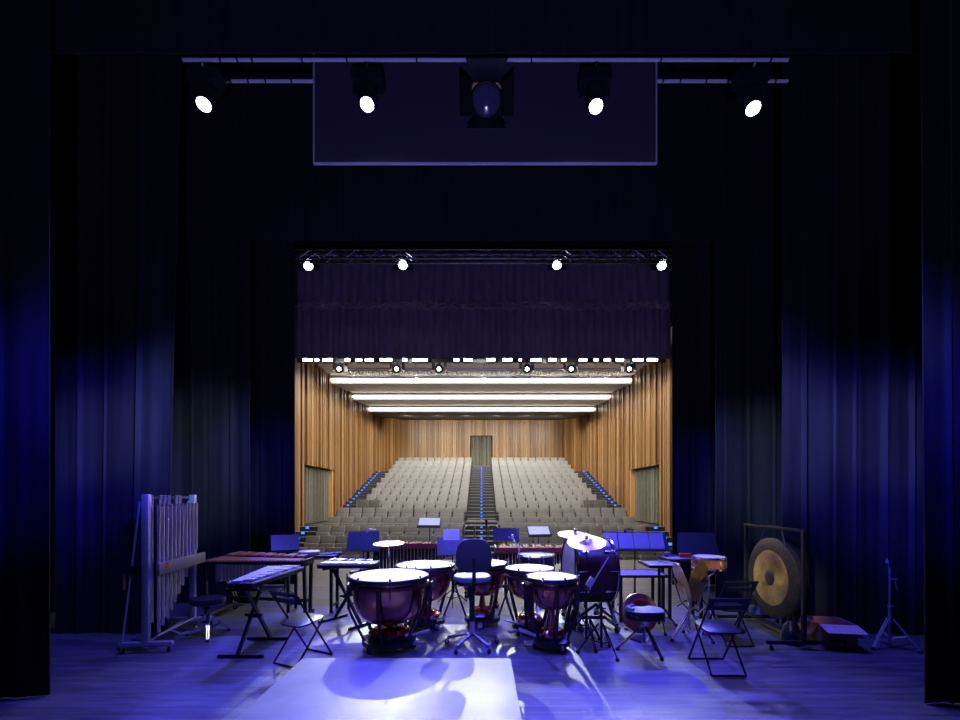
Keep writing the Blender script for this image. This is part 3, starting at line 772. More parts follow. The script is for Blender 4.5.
# ---- drum chair
t = thing('drum_chair', 'tall black swivel chair with backrest standing amid the timpani', 'chair', (-0.11, 5.30, 0), R(6))
n = 20
def superell(a, b, p, n=28):
    r = []
    for i in range(n):
        c, s = math.cos(2 * PI * i / n), math.sin(2 * PI * i / n)
        r.append((a * abs(c) ** p * (1 if c >= 0 else -1), b * abs(s) ** p * (1 if s >= 0 else -1)))
    return r
obj('seat', G().prism(superell(0.215, 0.20, 0.75), 0.775, 0.84), 'pad', t, bevel=0.02, label='pale grey upholstered seat top')
obj('seat_shell', G().prism(superell(0.20, 0.185, 0.75), 0.745, 0.775), 'plastic', t)
T = Matrix.Translation((0, -0.21, 1.09)) @ Matrix.Rotation(R(83), 4, 'X')
pl = [(x * (1 - 0.10 * (y > 0) * y / 0.19), y) for x, y in superell(0.205, 0.19, 0.62)]
obj('backrest', G().prism(pl, -0.02, 0.03, X=T), 'black', t, bevel=0.014)
obj('back_bracket', G().path([(0, -0.24, 1.06), (0, -0.25, 0.86), (0, -0.20, 0.76), (0, -0.05, 0.735)], 0.02, 8), 'blackmetal', t)
obj('column', G().tube((0, 0, 0.30), (0, 0, 0.75), 0.034).tube((0, 0, 0.17), (0, 0, 0.32), 0.024), 'blackmetal', t)
obj('lever', G().tube((0, 0, 0.72), (-0.20, 0.02, 0.70), 0.006), 'chrome', t)
obj('gas_tube', G().tube((0, 0, 0.10), (0, 0, 0.30), 0.028), 'alu', t)
for k in range(5):
    a = 2 * PI * k / 5 + 0.25; T = Matrix.Rotation(a, 4, 'Z')
    l = obj('leg', G().bar((0.02, 0, 0.15), (0.30, 0, 0.085), 0.034, 0.024, X=T), 'darkchrome', t)
    caster(t, (0.30 * math.cos(a), 0.30 * math.sin(a), 0), 0.026, 0.03, a, 0.02)

# ---- folding chairs
def folding_chair(label, loc, rz):
    t = thing('folding_chair', label, 'chair', loc, rz, 'black folding chairs')
    T = Matrix.Translation((0, 0.0, 0.425)) @ Matrix.Rotation(R(6), 4, 'X')
    obj('seat', G().prism(superell(0.185, 0.185, 0.55), -0.008, 0.010, X=T), 'vinyl', t, bevel=0.005)
    f = lambda s: [(s * 0.185, 0.245, 0.012), (s * 0.185, -0.235, 0.74)]
    for s in (-1, 1): obj('leg', G().tube(*f(s), 0.011), 'blackmetal', t)
    obj('leg', G().tube((-0.165, 0.13, 0.42), (-0.165, -0.225, 0.012), 0.010), 'blackmetal', t)
    obj('leg', G().tube((0.165, 0.13, 0.42), (0.165, -0.225, 0.012), 0.010), 'blackmetal', t)
    obj('stretcher', G().tube((-0.185, 0.245, 0.012), (0.185, 0.245, 0.012), 0.010), 'blackmetal', t)
    obj('stretcher', G().tube((-0.165, -0.225, 0.012), (0.165, -0.225, 0.012), 0.010), 'blackmetal', t)
    B = Matrix.Translation((0, -0.215, 0.705)) @ Matrix.Rotation(R(33), 4, 'X')
    g = G().box((0, 0, 0.055), (0.40, 0.014, 0.045), X=B).box((0, 0, -0.045), (0.40, 0.014, 0.06), X=B)
    for s in (-1, 1): g.box((s * 0.17, 0, 0.008), (0.06, 0.014, 0.06), X=B)
    obj('backrest', g, 'plastic', t)
    return t
folding_chair('black folding chair on the left, beside the glockenspiel stand', (-1.93, 4.88, 0), R(-27))
folding_chair('black folding chair on the right, the one closer to camera', (2.41, 4.63, 0), R(-1))
folding_chair('black folding chair on the right, beside the gong frame', (3.0, 5.50, 0), R(4))

# ---- drum thrones
def tripod_legs(t, r, h0, n, a0, m='chrome', rr=0.009, double=True, hub=0.0, foot=0.014, z_low=0.10, post=None):
    for k in range(n):
        a = a0 + 2 * PI * k / n; T = Matrix.Rotation(a, 4, 'Z')
        g = G()
        for s in ((-1, 1) if double else (0,)):
            g.tube((0.03, s * 0.012, h0), (r, s * 0.010, foot + 0.006), rr, n=6, X=T)
            if double: g.tube((0.025, s * 0.010, z_low), (r * 0.55, s * 0.010, h0 + (foot - h0) * 0.55), rr * 0.8, n=6, X=T)
        if not double: g.tube((0.012, 0, z_low), (r * 0.55, 0, h0 + (foot - h0) * 0.53), rr * 0.7, n=6, X=T)
        l = obj('leg', g, m, t)
        obj('rubber_foot', G().tube((r - 0.02, 0, 0.02), (r + 0.012, 0, 0.016), 0.016, 0.018, n=8, X=T).lathe([(0, 0), (0.02, 0), (0.018, 0.03), (0, 0.034)], 8, X=T @ Matrix.Translation((r, 0, 0))), 'rubber', l)

t = thing('drum_throne', 'round black stool on chrome tripod beside the tubular chimes', 'stool', (-3.44, 5.70, 0), 0)
obj('seat', G().lathe([(0, 0.405), (0.17, 0.405), (0.195, 0.42), (0.20, 0.455), (0.185, 0.485), (0.10, 0.497), (0, 0.50)], 32), 'vinyl', t)
obj('post', G().tube((0, 0, 0.07), (0, 0, 0.41), 0.014), 'darkchrome', t)
obj('collar', G().lathe([(0, 0.33), (0.03, 0.33), (0.03, 0.39), (0, 0.39)], 12).tube((0, 0, 0.35), (-0.06, -0.02, 0.35), 0.009), 'blackmetal', t)
tripod_legs(t, 0.27, 0.27, 3, R(-60), z_low=0.09)

t = thing('drum_throne', 'saddle-shaped stool with grey top on chrome tripod beside the bass drum', 'stool', (1.84, 5.12, 0), R(0))
sad = []
for i in range(40):
    a = 2 * PI * i / 40; c, s = math.cos(a), math.sin(a)
    rx = 0.215 * abs(c) ** 0.75 * (1 if c >= 0 else -1); ry = 0.185 * abs(s) ** 0.8 * (1 if s >= 0 else -1)
    if s > 0.5 and abs(c) < 0.45: ry -= 0.07 * (1 - abs(c) / 0.45)
    sad.append((rx, ry))
sm = obj('seat', G().prism(sad, 0.385, 0.475), 'vinyl', t, bevel=0.018)
obj('seat_top', G().prism([(x * 0.96, y * 0.96) for x, y in sad], 0.47, 0.487), 'pad', t, bevel=0.007, label='pale grey padded seat top')
rim = [(x * 0.86, y * 0.86, 0.496) for x, y in sad if x < -0.02 or y > 0.08]
rim = sorted(rim, key=lambda p: math.atan2(p[1], p[0]) % (2 * PI))
obj('raised_roll', G().path([(0.20 * math.cos(a) * 0.9, 0.165 * math.sin(a) * 0.9, 0.49) for a in [R(115 + 10 * k) for k in range(11)]], 0.024, 8), 'pad', t)
# the maker's name on the side of the seat, stroked in little bars
def stroke_text(word, hgt, wid, X):
    F = {'T': [((0, 1), (1, 1)), ((.5, 1), (.5, 0))], 'A': [((0, 0), (.5, 1)), ((.5, 1), (1, 0)), ((.22, .4), (.78, .4))], 'M': [((0, 0), (0.1, 1)), ((0.1, 1), (.5, .3)), ((.5, .3), (.9, 1)), ((.9, 1), (1, 0))]}
    g = G()
    for i, ch in enumerate(word):
        for (a, b), (c, d) in F[ch]:
            g.bar((i * wid * 1.35 + a * wid, 0, b * hgt), (i * wid * 1.35 + c * wid, 0, d * hgt), 0.004, 0.008, X=X)
    return g
Xt = Matrix.Translation((-0.196, -0.108, 0.422)) @ Matrix.Rotation(R(-43), 4, 'Z')
obj('maker_lettering', stroke_text('TAMA', 0.026, 0.020, Xt), 'pad', t, label='small white maker lettering on seat side')
obj('post', G().tube((0, 0, 0.10), (0, 0, 0.39), 0.016), 'darkchrome', t)
obj('collar', G().lathe([(0, 0.30), (0.034, 0.30), (0.034, 0.355), (0, 0.355)], 12).tube((0, 0, 0.33), (0.08, 0.0, 0.335), 0.010).tube((0, 0, 0.32), (-0.05, -0.05, 0.31), 0.010), 'chrome', t)
tripod_legs(t, 0.29, 0.29, 3, R(-72), z_low=0.10, rr=0.010)

# ---- tubular chimes: local x runs from the end near the camera to the far end
P0, P1 = Vector((-3.76, 5.08, 0)), Vector((-3.90, 6.12, 0))
t = thing('tubular_chimes', 'tall set of tubular chimes on a wheeled frame against the left curtains', 'chimes', (P0 + P1) / 2, math.atan2((P1 - P0).y, (P1 - P0).x))
Lc = (P1 - P0).length / 2
for s in (-1, 1):
    obj('post', G().box((s * Lc, 0, 0.94), (0.06, 0.075, 1.68)), 'alu', t, bevel=0.008)
    f = obj('foot_bar', G().box((s * Lc, 0.0, 0.105), (0.06, 0.56, 0.05)), 'alu', t, bevel=0.012)
    for q in (-1, 1): caster(t, (s * Lc, q * 0.235, 0), 0.03, 0.025, R(40), 0.02)
obj('brace_rod', G().tube((-Lc - 0.01, 0.06, 1.70), (-Lc, 0.245, 0.13), 0.011), 'alu', t)
obj('brace_rod', G().tube((Lc + 0.01, 0.06, 1.70), (Lc, 0.245, 0.13), 0.011), 'alu', t)
obj('pedal_rod', G().tube((-Lc + 0.10, -0.06, 0.16), (Lc - 0.02, -0.02, 0.12), 0.012).tube((-Lc + 0.02, 0.02, 0.10), (Lc, 0.1, 0.10), 0.012), 'alu', t)
obj('pedal', G().bar((-0.05, -0.12, 0.07), (-0.05, -0.34, 0.10), 0.08, 0.015).tube((-0.05, -0.12, 0.07), (-0.05, 0.0, 0.13), 0.01), 'alu', t)
obj('top_rail', G().box((0, -0.075, 1.655), (2 * Lc - 0.06, 0.012, 0.025)).box((0, 0.03, 1.745), (2 * Lc - 0.06, 0.012, 0.03)), 'blackmetal', t)
for i in range(11):
    x = -Lc + 0.10 + i * (2 * Lc - 0.17) / 10
    zb = 0.20 + 0.055 * i + 0.003 * i * i
    g = G().tube((x, -0.075, zb), (x, -0.075, 1.66), 0.019, n=12).lathe([(0, 0), (.021, 0), (.021, .012), (0, .014)], 12, X=Matrix.Translation((x, -0.075, 1.655)))
    obj('chime_tube', g, 'tube', t)
for i in (0, 1, 3, 4, 5, 7, 8):
    x = -Lc + 0.07 + i * (2 * Lc - 0.17) / 10
    g = G().tube((x, 0.03, 0.24 + 0.06 * i), (x, 0.03, 1.765), 0.019, n=12).lathe([(0, 0), (.021, 0), (.021, .012), (0, .014)], 12, X=Matrix.Translation((x, 0.03, 1.76)))
    obj('chime_tube', g, 'tube', t)
dbx = obj('damper_box', G().box((0.04, -0.115, 0.93), (2 * Lc + 0.06, 0.035, 0.135)), 'greybox', t, bevel=0.006)
obj('damper_box', G().box((-0.02, 0.10, 0.93), (2 * Lc + 0.02, 0.10, 0.10)), 'blackmetal', t)
obj('maker_badge', G().box((-Lc + 0.165, -0.134, 0.955), (0.06, 0.004, 0.068)), 'red', t, label='small square red badge with a pale mark')
Xb = Matrix.Translation((-Lc + 0.165, -0.135, 0.90))
obj('badge_mark', G().prism([(-0.024, -0.012), (0.024, -0.012), (0.004, 0.014), (-0.004, 0.014)], -0.002, 0.002, X=Xb @ Matrix.Rotation(R(90), 4, 'X')), 'pad', t)
obj('hook', G().tube((-Lc, 0.12, 0.88), (-Lc - 0.02, 0.19, 0.86), 0.006), 'blackmetal', t)
o = obj('chime_hammer', G().tube((0, 0, 0), (0.0, 0.0, -0.11), 0.014).tube((0, 0, 0.0), (0, 0, 0.05), 0.006), 'orange', loc=(-3.97, 5.03, 0.83)); tag(o, 'small reddish hammer hanging from the end of the chimes frame', 'hammer')

# ---- mallet instruments
def mallet(name, label, loc, rz, L, dl, dh, z, nn, bar_m, res=None, group=None, trap=False, tilt=0.0, legs=True, nb=None, frame_m='blackmetal', flat=False):
    """naturals along the near side (local -y); low notes at local -x. dl/dh natural bar lengths at the low/high end"""
    t = thing(name, label, name.replace('_', ' '), loc, rz, group)
    w = L / nn
    yb = lambda u: (dl + (dh - dl) * u)
    for i in range(nn):
        u = (i + 0.5) / nn; x = -L / 2 + (i + 0.5) * w; ln = yb(u)
        obj('bar', G().box((x, ln / 2 - dl, z - 0.010), (w * 0.88, ln * 0.98, 0.02)) if not trap else G().box((x, -ln / 2 - 0.004, z - 0.006), (w * 0.86, ln * 0.96, 0.012)), bar_m, t)
    for i in range(nn - 1):
        if i % 7 in (2, 6): continue
        u = (i + 1) / nn; x = -L / 2 + (i + 1) * w; ln = yb(u)
        if trap: obj('bar', G().box((x, ln / 2 + 0.004, z + 0.008), (w * 0.80, ln * 0.95, 0.012)), bar_m, t)
        else: obj('bar', G().box((x, (yb(u) - dl) + ln * 0.44 + 0.01, z + (0.022 if not flat else -0.008)), (w * 0.82, ln * 0.88, 0.02)), bar_m, t)
    g = G()
    if trap:
        g.prism([(-L / 2 - 0.03, -dl - 0.03), (L / 2 + 0.03, -dh - 0.03), (L / 2 + 0.03, dh + 0.03), (-L / 2 - 0.03, dl + 0.03)], z - 0.075, z - 0.02)
        obj('case', g, frame_m, t, bevel=0.006)
        g = G()
        for s in (-1, 1): g.bar((-L / 2 - 0.03, s * (dl + 0.03), z - 0.02), (L / 2 + 0.03, s * (dh + 0.03), z - 0.02), 0.012, 0.02)
        obj('case_edge', g, 'alu', t)
    else:
        y0, y1, y2, y3 = -dl * 0.78, -dl * 0.78 + (dl + dh) * 0.0, 0, 0
        for a0, a1 in ((-dl * 0.80, -dl + dh * 0.20), (-dl * 0.20, -dl + dh * 0.80), (dl * 0.12, -dl + dh * 1.15 + 0.01), (dl * 0.70, -dl + dh * 1.75 + 0.01)):
            g.bar((-L / 2 - 0.05, a0, z - 0.045), (L / 2 + 0.05, a1, z - 0.045), 0.025, 0.045)
        obj('rail', g, frame_m, t)
    if flat: obj('front_rail', G().box((0, -dl - 0.03, z - 0.02), (L + 0.14, 0.035, 0.10)), bar_m, t, bevel=0.012)
    if res:
        r0, r1, m = res
        for i in range(nn):
            u = (i + 0.5) / nn; x = -L / 2 + (i + 0.5) * w; ln = r0 + (r1 - r0) * u; y = -dl + yb(u) * 0.5
            obj('resonator_tube', G().tube((x, y, z - 0.07), (x, y, z - 0.07 - ln), w * 0.44, n=12), m, t)
    if legs:
        for s in (-1, 1):
            e = dl if s < 0 else dh
            ya, yc = (-dl, dl * 0.9) if s < 0 else (-dl, -dl + dh * 1.9)
            x = s * (L / 2 + 0.05)
            obj('end_panel', G().box((x, (ya + yc) / 2, z - 0.05), (0.03, yc - ya + 0.04, 0.10)), frame_m, t, bevel=0.006)
            g = G().bar((x, ya + 0.06, z - 0.09), (x, ya + 0.10, 0.09), 0.04, 0.045)
            obj('leg', g, frame_m, t)
            obj('leg', G().bar((x, yc - 0.06, z - 0.09), (x, yc - 0.10, 0.09), 0.04, 0.045), frame_m, t)
            obj('foot_bar', G().bar((x, ya, 0.10), (x, yc, 0.10), 0.05, 0.04), frame_m, t)
            caster(t, (x, ya + 0.03, 0), 0.035, 0.03, 0.5, 0.01); caster(t, (x, yc - 0.03, 0), 0.035, 0.03, 0.5, 0.01)
        obj('crossbar', G().bar((-L / 2 - 0.05, -dl * 0.05, 0.28), (L / 2 + 0.05, -dl + dh * 0.95, 0.28), 0.035, 0.045), frame_m, t)
        obj('diagonal_brace', G().tube((-L / 2 - 0.02, -0.1, z - 0.12), (-L / 2 + 0.18, -0.05, 0.30), 0.008).tube((-L / 2 + 0.02, -0.08, z - 0.12), (-L / 2 + 0.22, -0.05, 0.30), 0.008), 'alu', t)
    return t
mallet('marimba', 'wooden-bar marimba with silver resonators in front of the left curtains', (-3.16, 6.69, 0), 0, 1.28, 0.44, 0.20, 0.875, 24, 'rosewood', (0.27, 0.08, 'alu'), 'marimbas')
mallet('marimba', 'red-brown marimba at the back, left of the drum chair behind the cymbal', (-1.12, 8.20, 0), 0, 1.60, 0.40, 0.30, 0.93, 26, 'redwood', (0.45, 0.10, 'blackmetal'), 'marimbas', flat=True)
mallet('marimba', 'red-brown marimba at the back, right of the drum chair beneath the white sheet', (0.93, 7.50, 0), 0, 1.30, 0.40, 0.30, 0.935, 24, 'redwood', (0.42, 0.10, 'blackmetal'), 'marimbas', flat=True)

def x_stand(label, loc, rz, H, spread, width):
    """keyboard stand: legs cross in the local y-z plane, foot bars along local x"""
    t = thing('keyboard_stand', label, 'stand', loc, rz, 'folding X stands')
    for s in (-1, 1):
        for k, dx in ((0, -0.03), (1, 0.03)):
            pass
    a = G().bar((-0.035, -spread, 0.03), (-0.035, spread * 0.9, H - 0.02), 0.028, 0.04)
    b = G().bar((0.035, spread, 0.03), (0.035, -spread * 0.9, H - 0.02), 0.028, 0.04)
    obj('leg', a, 'blackmetal', t); obj('leg', b, 'blackmetal', t)
    for s in (-1, 1):
        obj('foot_bar', G().box((0, s * spread, 0.018), (0.50, 0.036, 0.036)), 'blackmetal', t, bevel=0.006)
        obj('support_arm', G().box((0, s * spread * 0.9, H - 0.016), (width, 0.034, 0.032)), 'blackmetal', t)
    obj('hub_knob', G().tube((-0.07, 0, H / 2), (0.08, 0, H / 2), 0.025, n=12).tube((-0.12, 0.02, H / 2 + 0.01), (-0.05, 0, H / 2), 0.016), 'plastic', t)
    return t
# glockenspiel with its long axis away from the camera
x_stand('black X stand carrying the left glockenspiel', (-2.62, 5.24, 0), 0, 0.752, 0.31, 0.36)
g1 = mallet('glockenspiel', 'wedge-shaped glockenspiel with silver bars behind the left folding chair', (-2.63, 5.50, 0), R(-90), 1.08, 0.215, 0.105, 0.83, 20, 'silverbar', None, 'glockenspiels', trap=True, legs=False)
x_stand('black X stand carrying the glockenspiel behind the largest timpani', (-1.86, 6.30, 0), R(58), 0.765, 0.30, 0.40)
mallet('glockenspiel', 'silver-barred glockenspiel directly behind the largest timpani', (-1.86, 6.42, 0), R(-4), 0.70, 0.21, 0.12, 0.842, 18, 'silverbar', None, 'glockenspiels', trap=True, legs=False)

# ---- tables with small percussion
def tray_table(label, loc, rz, w, d, h, kind, group=None):
    t = thing('percussion_table', label, 'table', loc, rz, group)
    obj('tabletop', G().box((0, 0, h - 0.012), (w, d, 0.024)), 'table', t, bevel=0.004)
    g = G()
    for s in (-1, 1): g.box((s * w / 2, 0, h - 0.01), (0.014, d + 0.014, 0.04))
    for s in (-1, 1): g.box((0, s * d / 2, h - 0.012), (w, 0.014, 0.036))
    obj('edge_lip', g, 'blackmetal', t)
    if kind == 'tripod':
        obj('post', G().tube((0, 0, 0.06), (0, 0, h - 0.02), 0.018, n=10), 'blackmetal', t)
        tripod_legs(t, 0.30, 0.30, 3, R(-95), 'blackmetal', 0.010, False, z_low=0.12)
    else:
        for sx in (-1, 1):
            for sy in (-1, 1): obj('leg', G().box((sx * (w / 2 - 0.05), sy * (d / 2 - 0.05), (h - 0.02) / 2), (0.04, 0.04, h - 0.02)), 'blackmetal', t)
            obj('foot_bar', G().box((sx * (w / 2 - 0.05), 0, 0.10), (0.036, d - 0.1, 0.036)), 'blackmetal', t)
    return t
tray_table('small dark percussion table behind the marimba, holding a tambourine and sticks', (-2.60, 7.0, 0), R(-2), 0.76, 0.36, 0.86, 'legs')
t = thing('tambourine', 'white-headed tambourine lying on the dark percussion table', 'tambourine', (-2.66, 7.0, 0.86))
obj('frame', G().lathe([(0.14, 0), (0.155, 0), (0.155, 0.055), (0.14, 0.055), (0.14, 0)], 32), 'wood', t)
obj('drumhead', G().lathe([(0, 0.058), (0.150, 0.058), (0.157, 0.054), (0.157, 0.048), (0, 0.048)], 32), 'skin', t)
for k in range(8):
    a = 2 * PI * k / 8; obj('jingle', G().lathe([(0, -0.006), (0.022, -0.003), (0.022, 0.003), (0, 0.006)], 12, X=Matrix.Translation((0.15 * math.cos(a), 0.15 * math.sin(a), 0.026))), 'chrome', t)
STK = [('black', 0.20, -2.44, 6.95, 32), ('white', 0.22, -2.40, 7.0, 40), ('black', 0.22, -2.36, 6.97, 38), ('white', 0.20, -2.32, 7.02, 45), ('black', 0.22, -2.28, 6.98, 38)]
for i, (c, ln, x, y, a) in enumerate(STK):
    t = thing('mallet', '%s percussion mallet on the dark table by the tambourine, %s away from it' % (c, ORD[i]), 'mallet', (x, y, 0.862), R(a), 'mallets on the dark table')
    obj('shaft', G().tube((-ln / 2, 0, 0.016), (ln / 2, 0, 0.016), 0.009, n=8), 'paper' if c == 'white' else 'blackmetal', t)
    obj('head', G().lathe([(0, -0.02), (0.014, -0.012), (0.018, 0), (0.014, 0.012), (0, 0.02)], 12, X=Matrix.Translation((ln / 2 + 0.01, 0, 0.018))), 'pad', t)
tray_table('wide low grey-topped table to the right of the bass drum', (2.24, 6.52, 0), R(0), 0.69, 0.48, 0.66, 'legs')
tray_table('small grey-topped table on black tripod behind the hand cymbals', (2.36, 6.02, 0), R(-2), 0.40, 0.46, 0.87, 'tripod')
t = thing('drumstick', 'pale wooden drumstick lying on small tripod table', 'drumstick', (2.45, 5.96, 0.882), R(-50))
obj('shaft', G().tube((-0.13, 0, 0.008), (0.15, 0, 0.008), 0.008, 0.007), 'wood', t); obj('tip', G().lathe([(0, 0.0), (0.006, 0.006), (0.005, 0.014), (0, 0.018)], 8, X=Matrix.Translation((0.148, 0, 0.008)) @ Matrix.Rotation(R(90), 4, 'Y')), 'wood', t)
tray_table('dark table behind the snare drum with small percussion on it', (2.92, 6.62, 0), R(0), 0.55, 0.36, 0.86, 'legs')
t = thing('maraca', 'pale maraca lying on the dark table left of the snare drum', 'maraca', (2.76, 6.62, 0.872), R(20))
obj('head', G().lathe([(0, -0.05), (0.03, -0.035), (0.042, 0), (0.03, 0.04), (0, 0.05)], 16, X=Matrix.Translation((-0.06, 0, 0.044)) @ Matrix.Rotation(R(90), 4, 'Y')), 'pad', t)
obj('handle', G().tube((-0.02, 0, 0.04), (0.13, 0, 0.014), 0.010, 0.012), 'pad', t)
t = thing('wood_block', 'small red wood block on the dark table beside the snare drum', 'wood block', (2.95, 6.56, 0.872), R(-15))
obj('block', G().box((0, 0, 0.03), (0.16, 0.06, 0.06)), 'red', t, bevel=0.008); obj('slot', G().box((0, -0.031, 0.04), (0.12, 0.003, 0.008)), 'black', t)

# ---- drums
def snare(name, label, loc, rz, r, h, z, shell, legs_a=R(-90), group=None, lit='skin'):
    t = thing(name, label, 'drum', loc, rz, group)
    obj('shell', G().lathe([(r * 0.90, z - h), (r * 0.96, z - h), (r * 0.96, z), (r * 0.90, z), (r * 0.90, z - h)], 36), shell, t)
    obj('drumhead', G().lathe([(0, z + 0.004), (r * 0.97, z + 0.004), (r * 0.97, z - 0.004), (0, z - 0.004)], 36), lit, t)
    for zz in (z + 0.004, z - h - 0.006):
        obj('hoop', G().lathe([(r * 0.965, zz - 0.014), (r, zz - 0.014), (r, zz + 0.012), (r * 0.965, zz + 0.014), (r * 0.965, zz - 0.014)], 36), 'chrome', t)
    for k in range(8):
        T = Matrix.Rotation(2 * PI * (k + 0.3) / 8, 4, 'Z')
        obj('lug', G().box((r * 0.99, 0, z - h / 2), (0.025, 0.022, h * 0.55), X=T).tube((r * 1.0, 0, z - h), (r * 1.0, 0, z + 0.01), 0.004, n=6, X=T), 'chrome', t)
    st = G().tube((0, 0, 0.08), (0, 0, z - h - 0.10), 0.014)
    obj('stand_post', st, 'chrome', t)
    g = G()
    for k in range(3):
        T = Matrix.Rotation(2 * PI * k / 3 + 0.4, 4, 'Z')
        g.path([(0, 0, z - h - 0.12), (r * 0.8, 0, z - h - 0.05), (r * 1.02, 0, z - h - 0.01), (r * 1.03, 0, z - h + 0.03)], 0.009, 6, X=T)
    obj('basket', g, 'chrome', t)
    tripod_legs(t, 0.26, 0.30, 3, legs_a, z_low=0.10)
    return t
snare('snare_drum', 'snare drum with orange wooden shell standing before the black music desk', (3.02, 6.02, 0), 0, 0.205, 0.13, 0.945, 'orange')
snare('tom_drum', 'low chrome-rimmed tom drum behind the white-topped timpani', (0.80, 6.55, 0), 0, 0.262, 0.17, 0.915, 'plastic', lit='black')
o = obj('microphone_boom', G().tube((0, 0, 0), (-0.09, 0.02, 0.16), 0.008).tube((0, 0, 0), (-0.04, -0.02, -0.12), 0.008).lathe([(0, -.02), (.016, -.014), (.018, .02), (.012, .04), (0, .044)], 12, X=Matrix.Translation((-0.10, 0.02, 0.17))), 'alu', loc=(0.548, 6.50, 0.995)); tag(o, 'thin chrome boom arm rising at the left rim of tom drum', 'boom arm')

# concert bass drum: axis along x
BX, BY, BZ, BR, BD = 1.47, 6.22, 0.755, 0.415, 0.52
t = thing('bass_drum', 'large maroon concert bass drum on black cradle beneath the white cymbals', 'drum', (BX, BY, 0), R(4))
XR = Matrix.Translation((0, 0, BZ)) @ Matrix.Rotation(R(90), 4, 'Y')
obj('shell', G().lathe([(BR - 0.02, -BD / 2), (BR, -BD / 2), (BR, BD / 2), (BR - 0.02, BD / 2), (BR - 0.02, -BD / 2)], 48, X=XR), 'maroon', t)
for s in (-1, 1):
    obj('hoop', G().lathe([(BR - 0.01, s * BD / 2 - 0.022), (BR + 0.022, s * BD / 2 - 0.022), (BR + 0.022, s * BD / 2 + 0.022), (BR - 0.01, s * BD / 2 + 0.022), (BR - 0.01, s * BD / 2 - 0.022)], 48, X=XR), 'maroon', t)
    obj('hoop_inlay', G().disc_ring(BR + 0.020, BR + 0.026, s * BD / 2 - 0.008, s * BD / 2 + 0.008, 48, X=XR), 'chrome', t)
    obj('drumhead', G().lathe([(0, s * (BD / 2 + 0.008)), (BR - 0.006, s * (BD / 2 + 0.008)), (BR - 0.006, s * (BD / 2 - 0.002)), (0, s * (BD / 2 - 0.002))], 48, X=XR), 'skin', t)
for k in range(10):
    a = 2 * PI * (k + 0.35) / 10; T = XR @ Matrix.Rotation(a, 4, 'Z')
    for s in (-1, 1):
        obj('lug', G().box((BR + 0.015, 0, s * BD * 0.28), (0.03, 0.028, 0.07), X=T).tube((BR + 0.03, 0, s * BD * 0.28), (BR + 0.03, 0, s * (BD / 2 + 0.02)), 0.005, n=6, X=T), 'chrome', t)
g = G()
for s in (-1, 1):
    g.bar((s * 0.24, -0.42, 0.10), (s * 0.24, 0.42, 0.10), 0.045, 0.045)
    for q in (-1, 1): g.bar((s * 0.24, q * 0.40, 0.10), (s * 0.24, q * 0.10, 0.335), 0.035, 0.035)
g.bar((-0.24, 0, 0.10), (0.24, 0, 0.10), 0.045, 0.045); g.bar((-0.30, 0.0, 0.33), (0.30, 0.0, 0.33), 0.06, 0.03)
for q in (-1, 1): g.bar((-0.28, q * 0.16, 0.365), (0.28, q * 0.16, 0.365), 0.05, 0.03)
obj('cradle', g, 'blackmetal', t)
obj('diagonal_brace', G().bar((-0.26, -0.20, 0.12), (0.05, -0.20, 0.33), 0.03, 0.03).bar((0.28, -0.20, 0.12), (0.02, -0.20, 0.33), 0.03, 0.03), 'blackmetal', t)
for s in (-1, 1):
    for q in (-1, 1): caster(t, (s * 0.24, q * 0.42, 0), 0.045, 0.04, 0.6, 0.0)

# ---- cymbals on stands
def cym_profile(r, bell=0.05, rise=0.035, t=0.003):
    top = [(0, rise + 0.012), (0.012, rise + 0.012), (bell * 0.7, rise + 0.006), (bell, rise - 0.006), (r * 0.6, rise * 0.35), (r, 0)]
    return top + [(r, -t)] + [(x, z - t) for x, z in top[:-1][::-1]]
def stand(t, h, r, a0, m, top=None, double=True, n=3, base=0.0):
    obj('post', G().tube((0, 0, 0.07), (0, 0, h * 0.55), 0.014).tube((0, 0, h * 0.5), (0, 0, h), 0.009), m, t)
    obj('wing_bolt', G().tube((-0.02, 0, h * 0.55), (0.05, 0, h * 0.55), 0.008).lathe([(0, -.02), (.018, -.02), (.018, .02), (0, .02)], 10, X=Matrix.Translation((0, 0, h * 0.55))), m, t)
    tripod_legs(t, r, 0.34, n, a0, m, 0.008, double, z_low=0.12)
def suspended(label, loc, rz, r, h, tilt, mstand, a0, cm='cymbal', r2=None, lr=0.27):
    t = thing('suspended_cymbal', label, 'cymbal', loc, rz, 'suspended cymbals')
    stand(t, h - 0.03, lr, a0, mstand)
    T = Matrix.Translation((0, 0, h)) @ Matrix.Rotation(tilt[0], 4, 'X') @ Matrix.Rotation(tilt[1], 4, 'Y')
    obj('cymbal', G().lathe(cym_profile(r), 48, X=T), cm, t)
    obj('felt', G().lathe([(0, 0.045), (0.018, 0.045), (0.018, 0.062), (0, 0.062)], 12, X=T), 'vinyl', t)
    obj('wing_nut', G().tube((0, 0, 0.04), (0, 0, 0.085), 0.006, X=T).box((0, 0, 0.075), (0.045, 0.006, 0.02), X=T), 'chrome', t)
    return t
suspended('tilted cymbal on a chrome stand between the glockenspiel and the second timpani', (-1.35, 6.60, 0), 0, 0.225, 1.075, (R(4), R(-1)), 'chrome', R(200))
suspended('bright cymbal in front of the bass drum, overlapping a second one', (1.24, 5.36, 0), 0, 0.225, 1.215, (R(18), R(-3)), 'blackmetal', R(-80))
suspended('bright cymbal half hidden behind another, above the left drumhead of the bass drum', (1.17, 5.66, 0), 0, 0.215, 1.275, (R(10), R(3)), 'blackmetal', R(-20), lr=0.22)
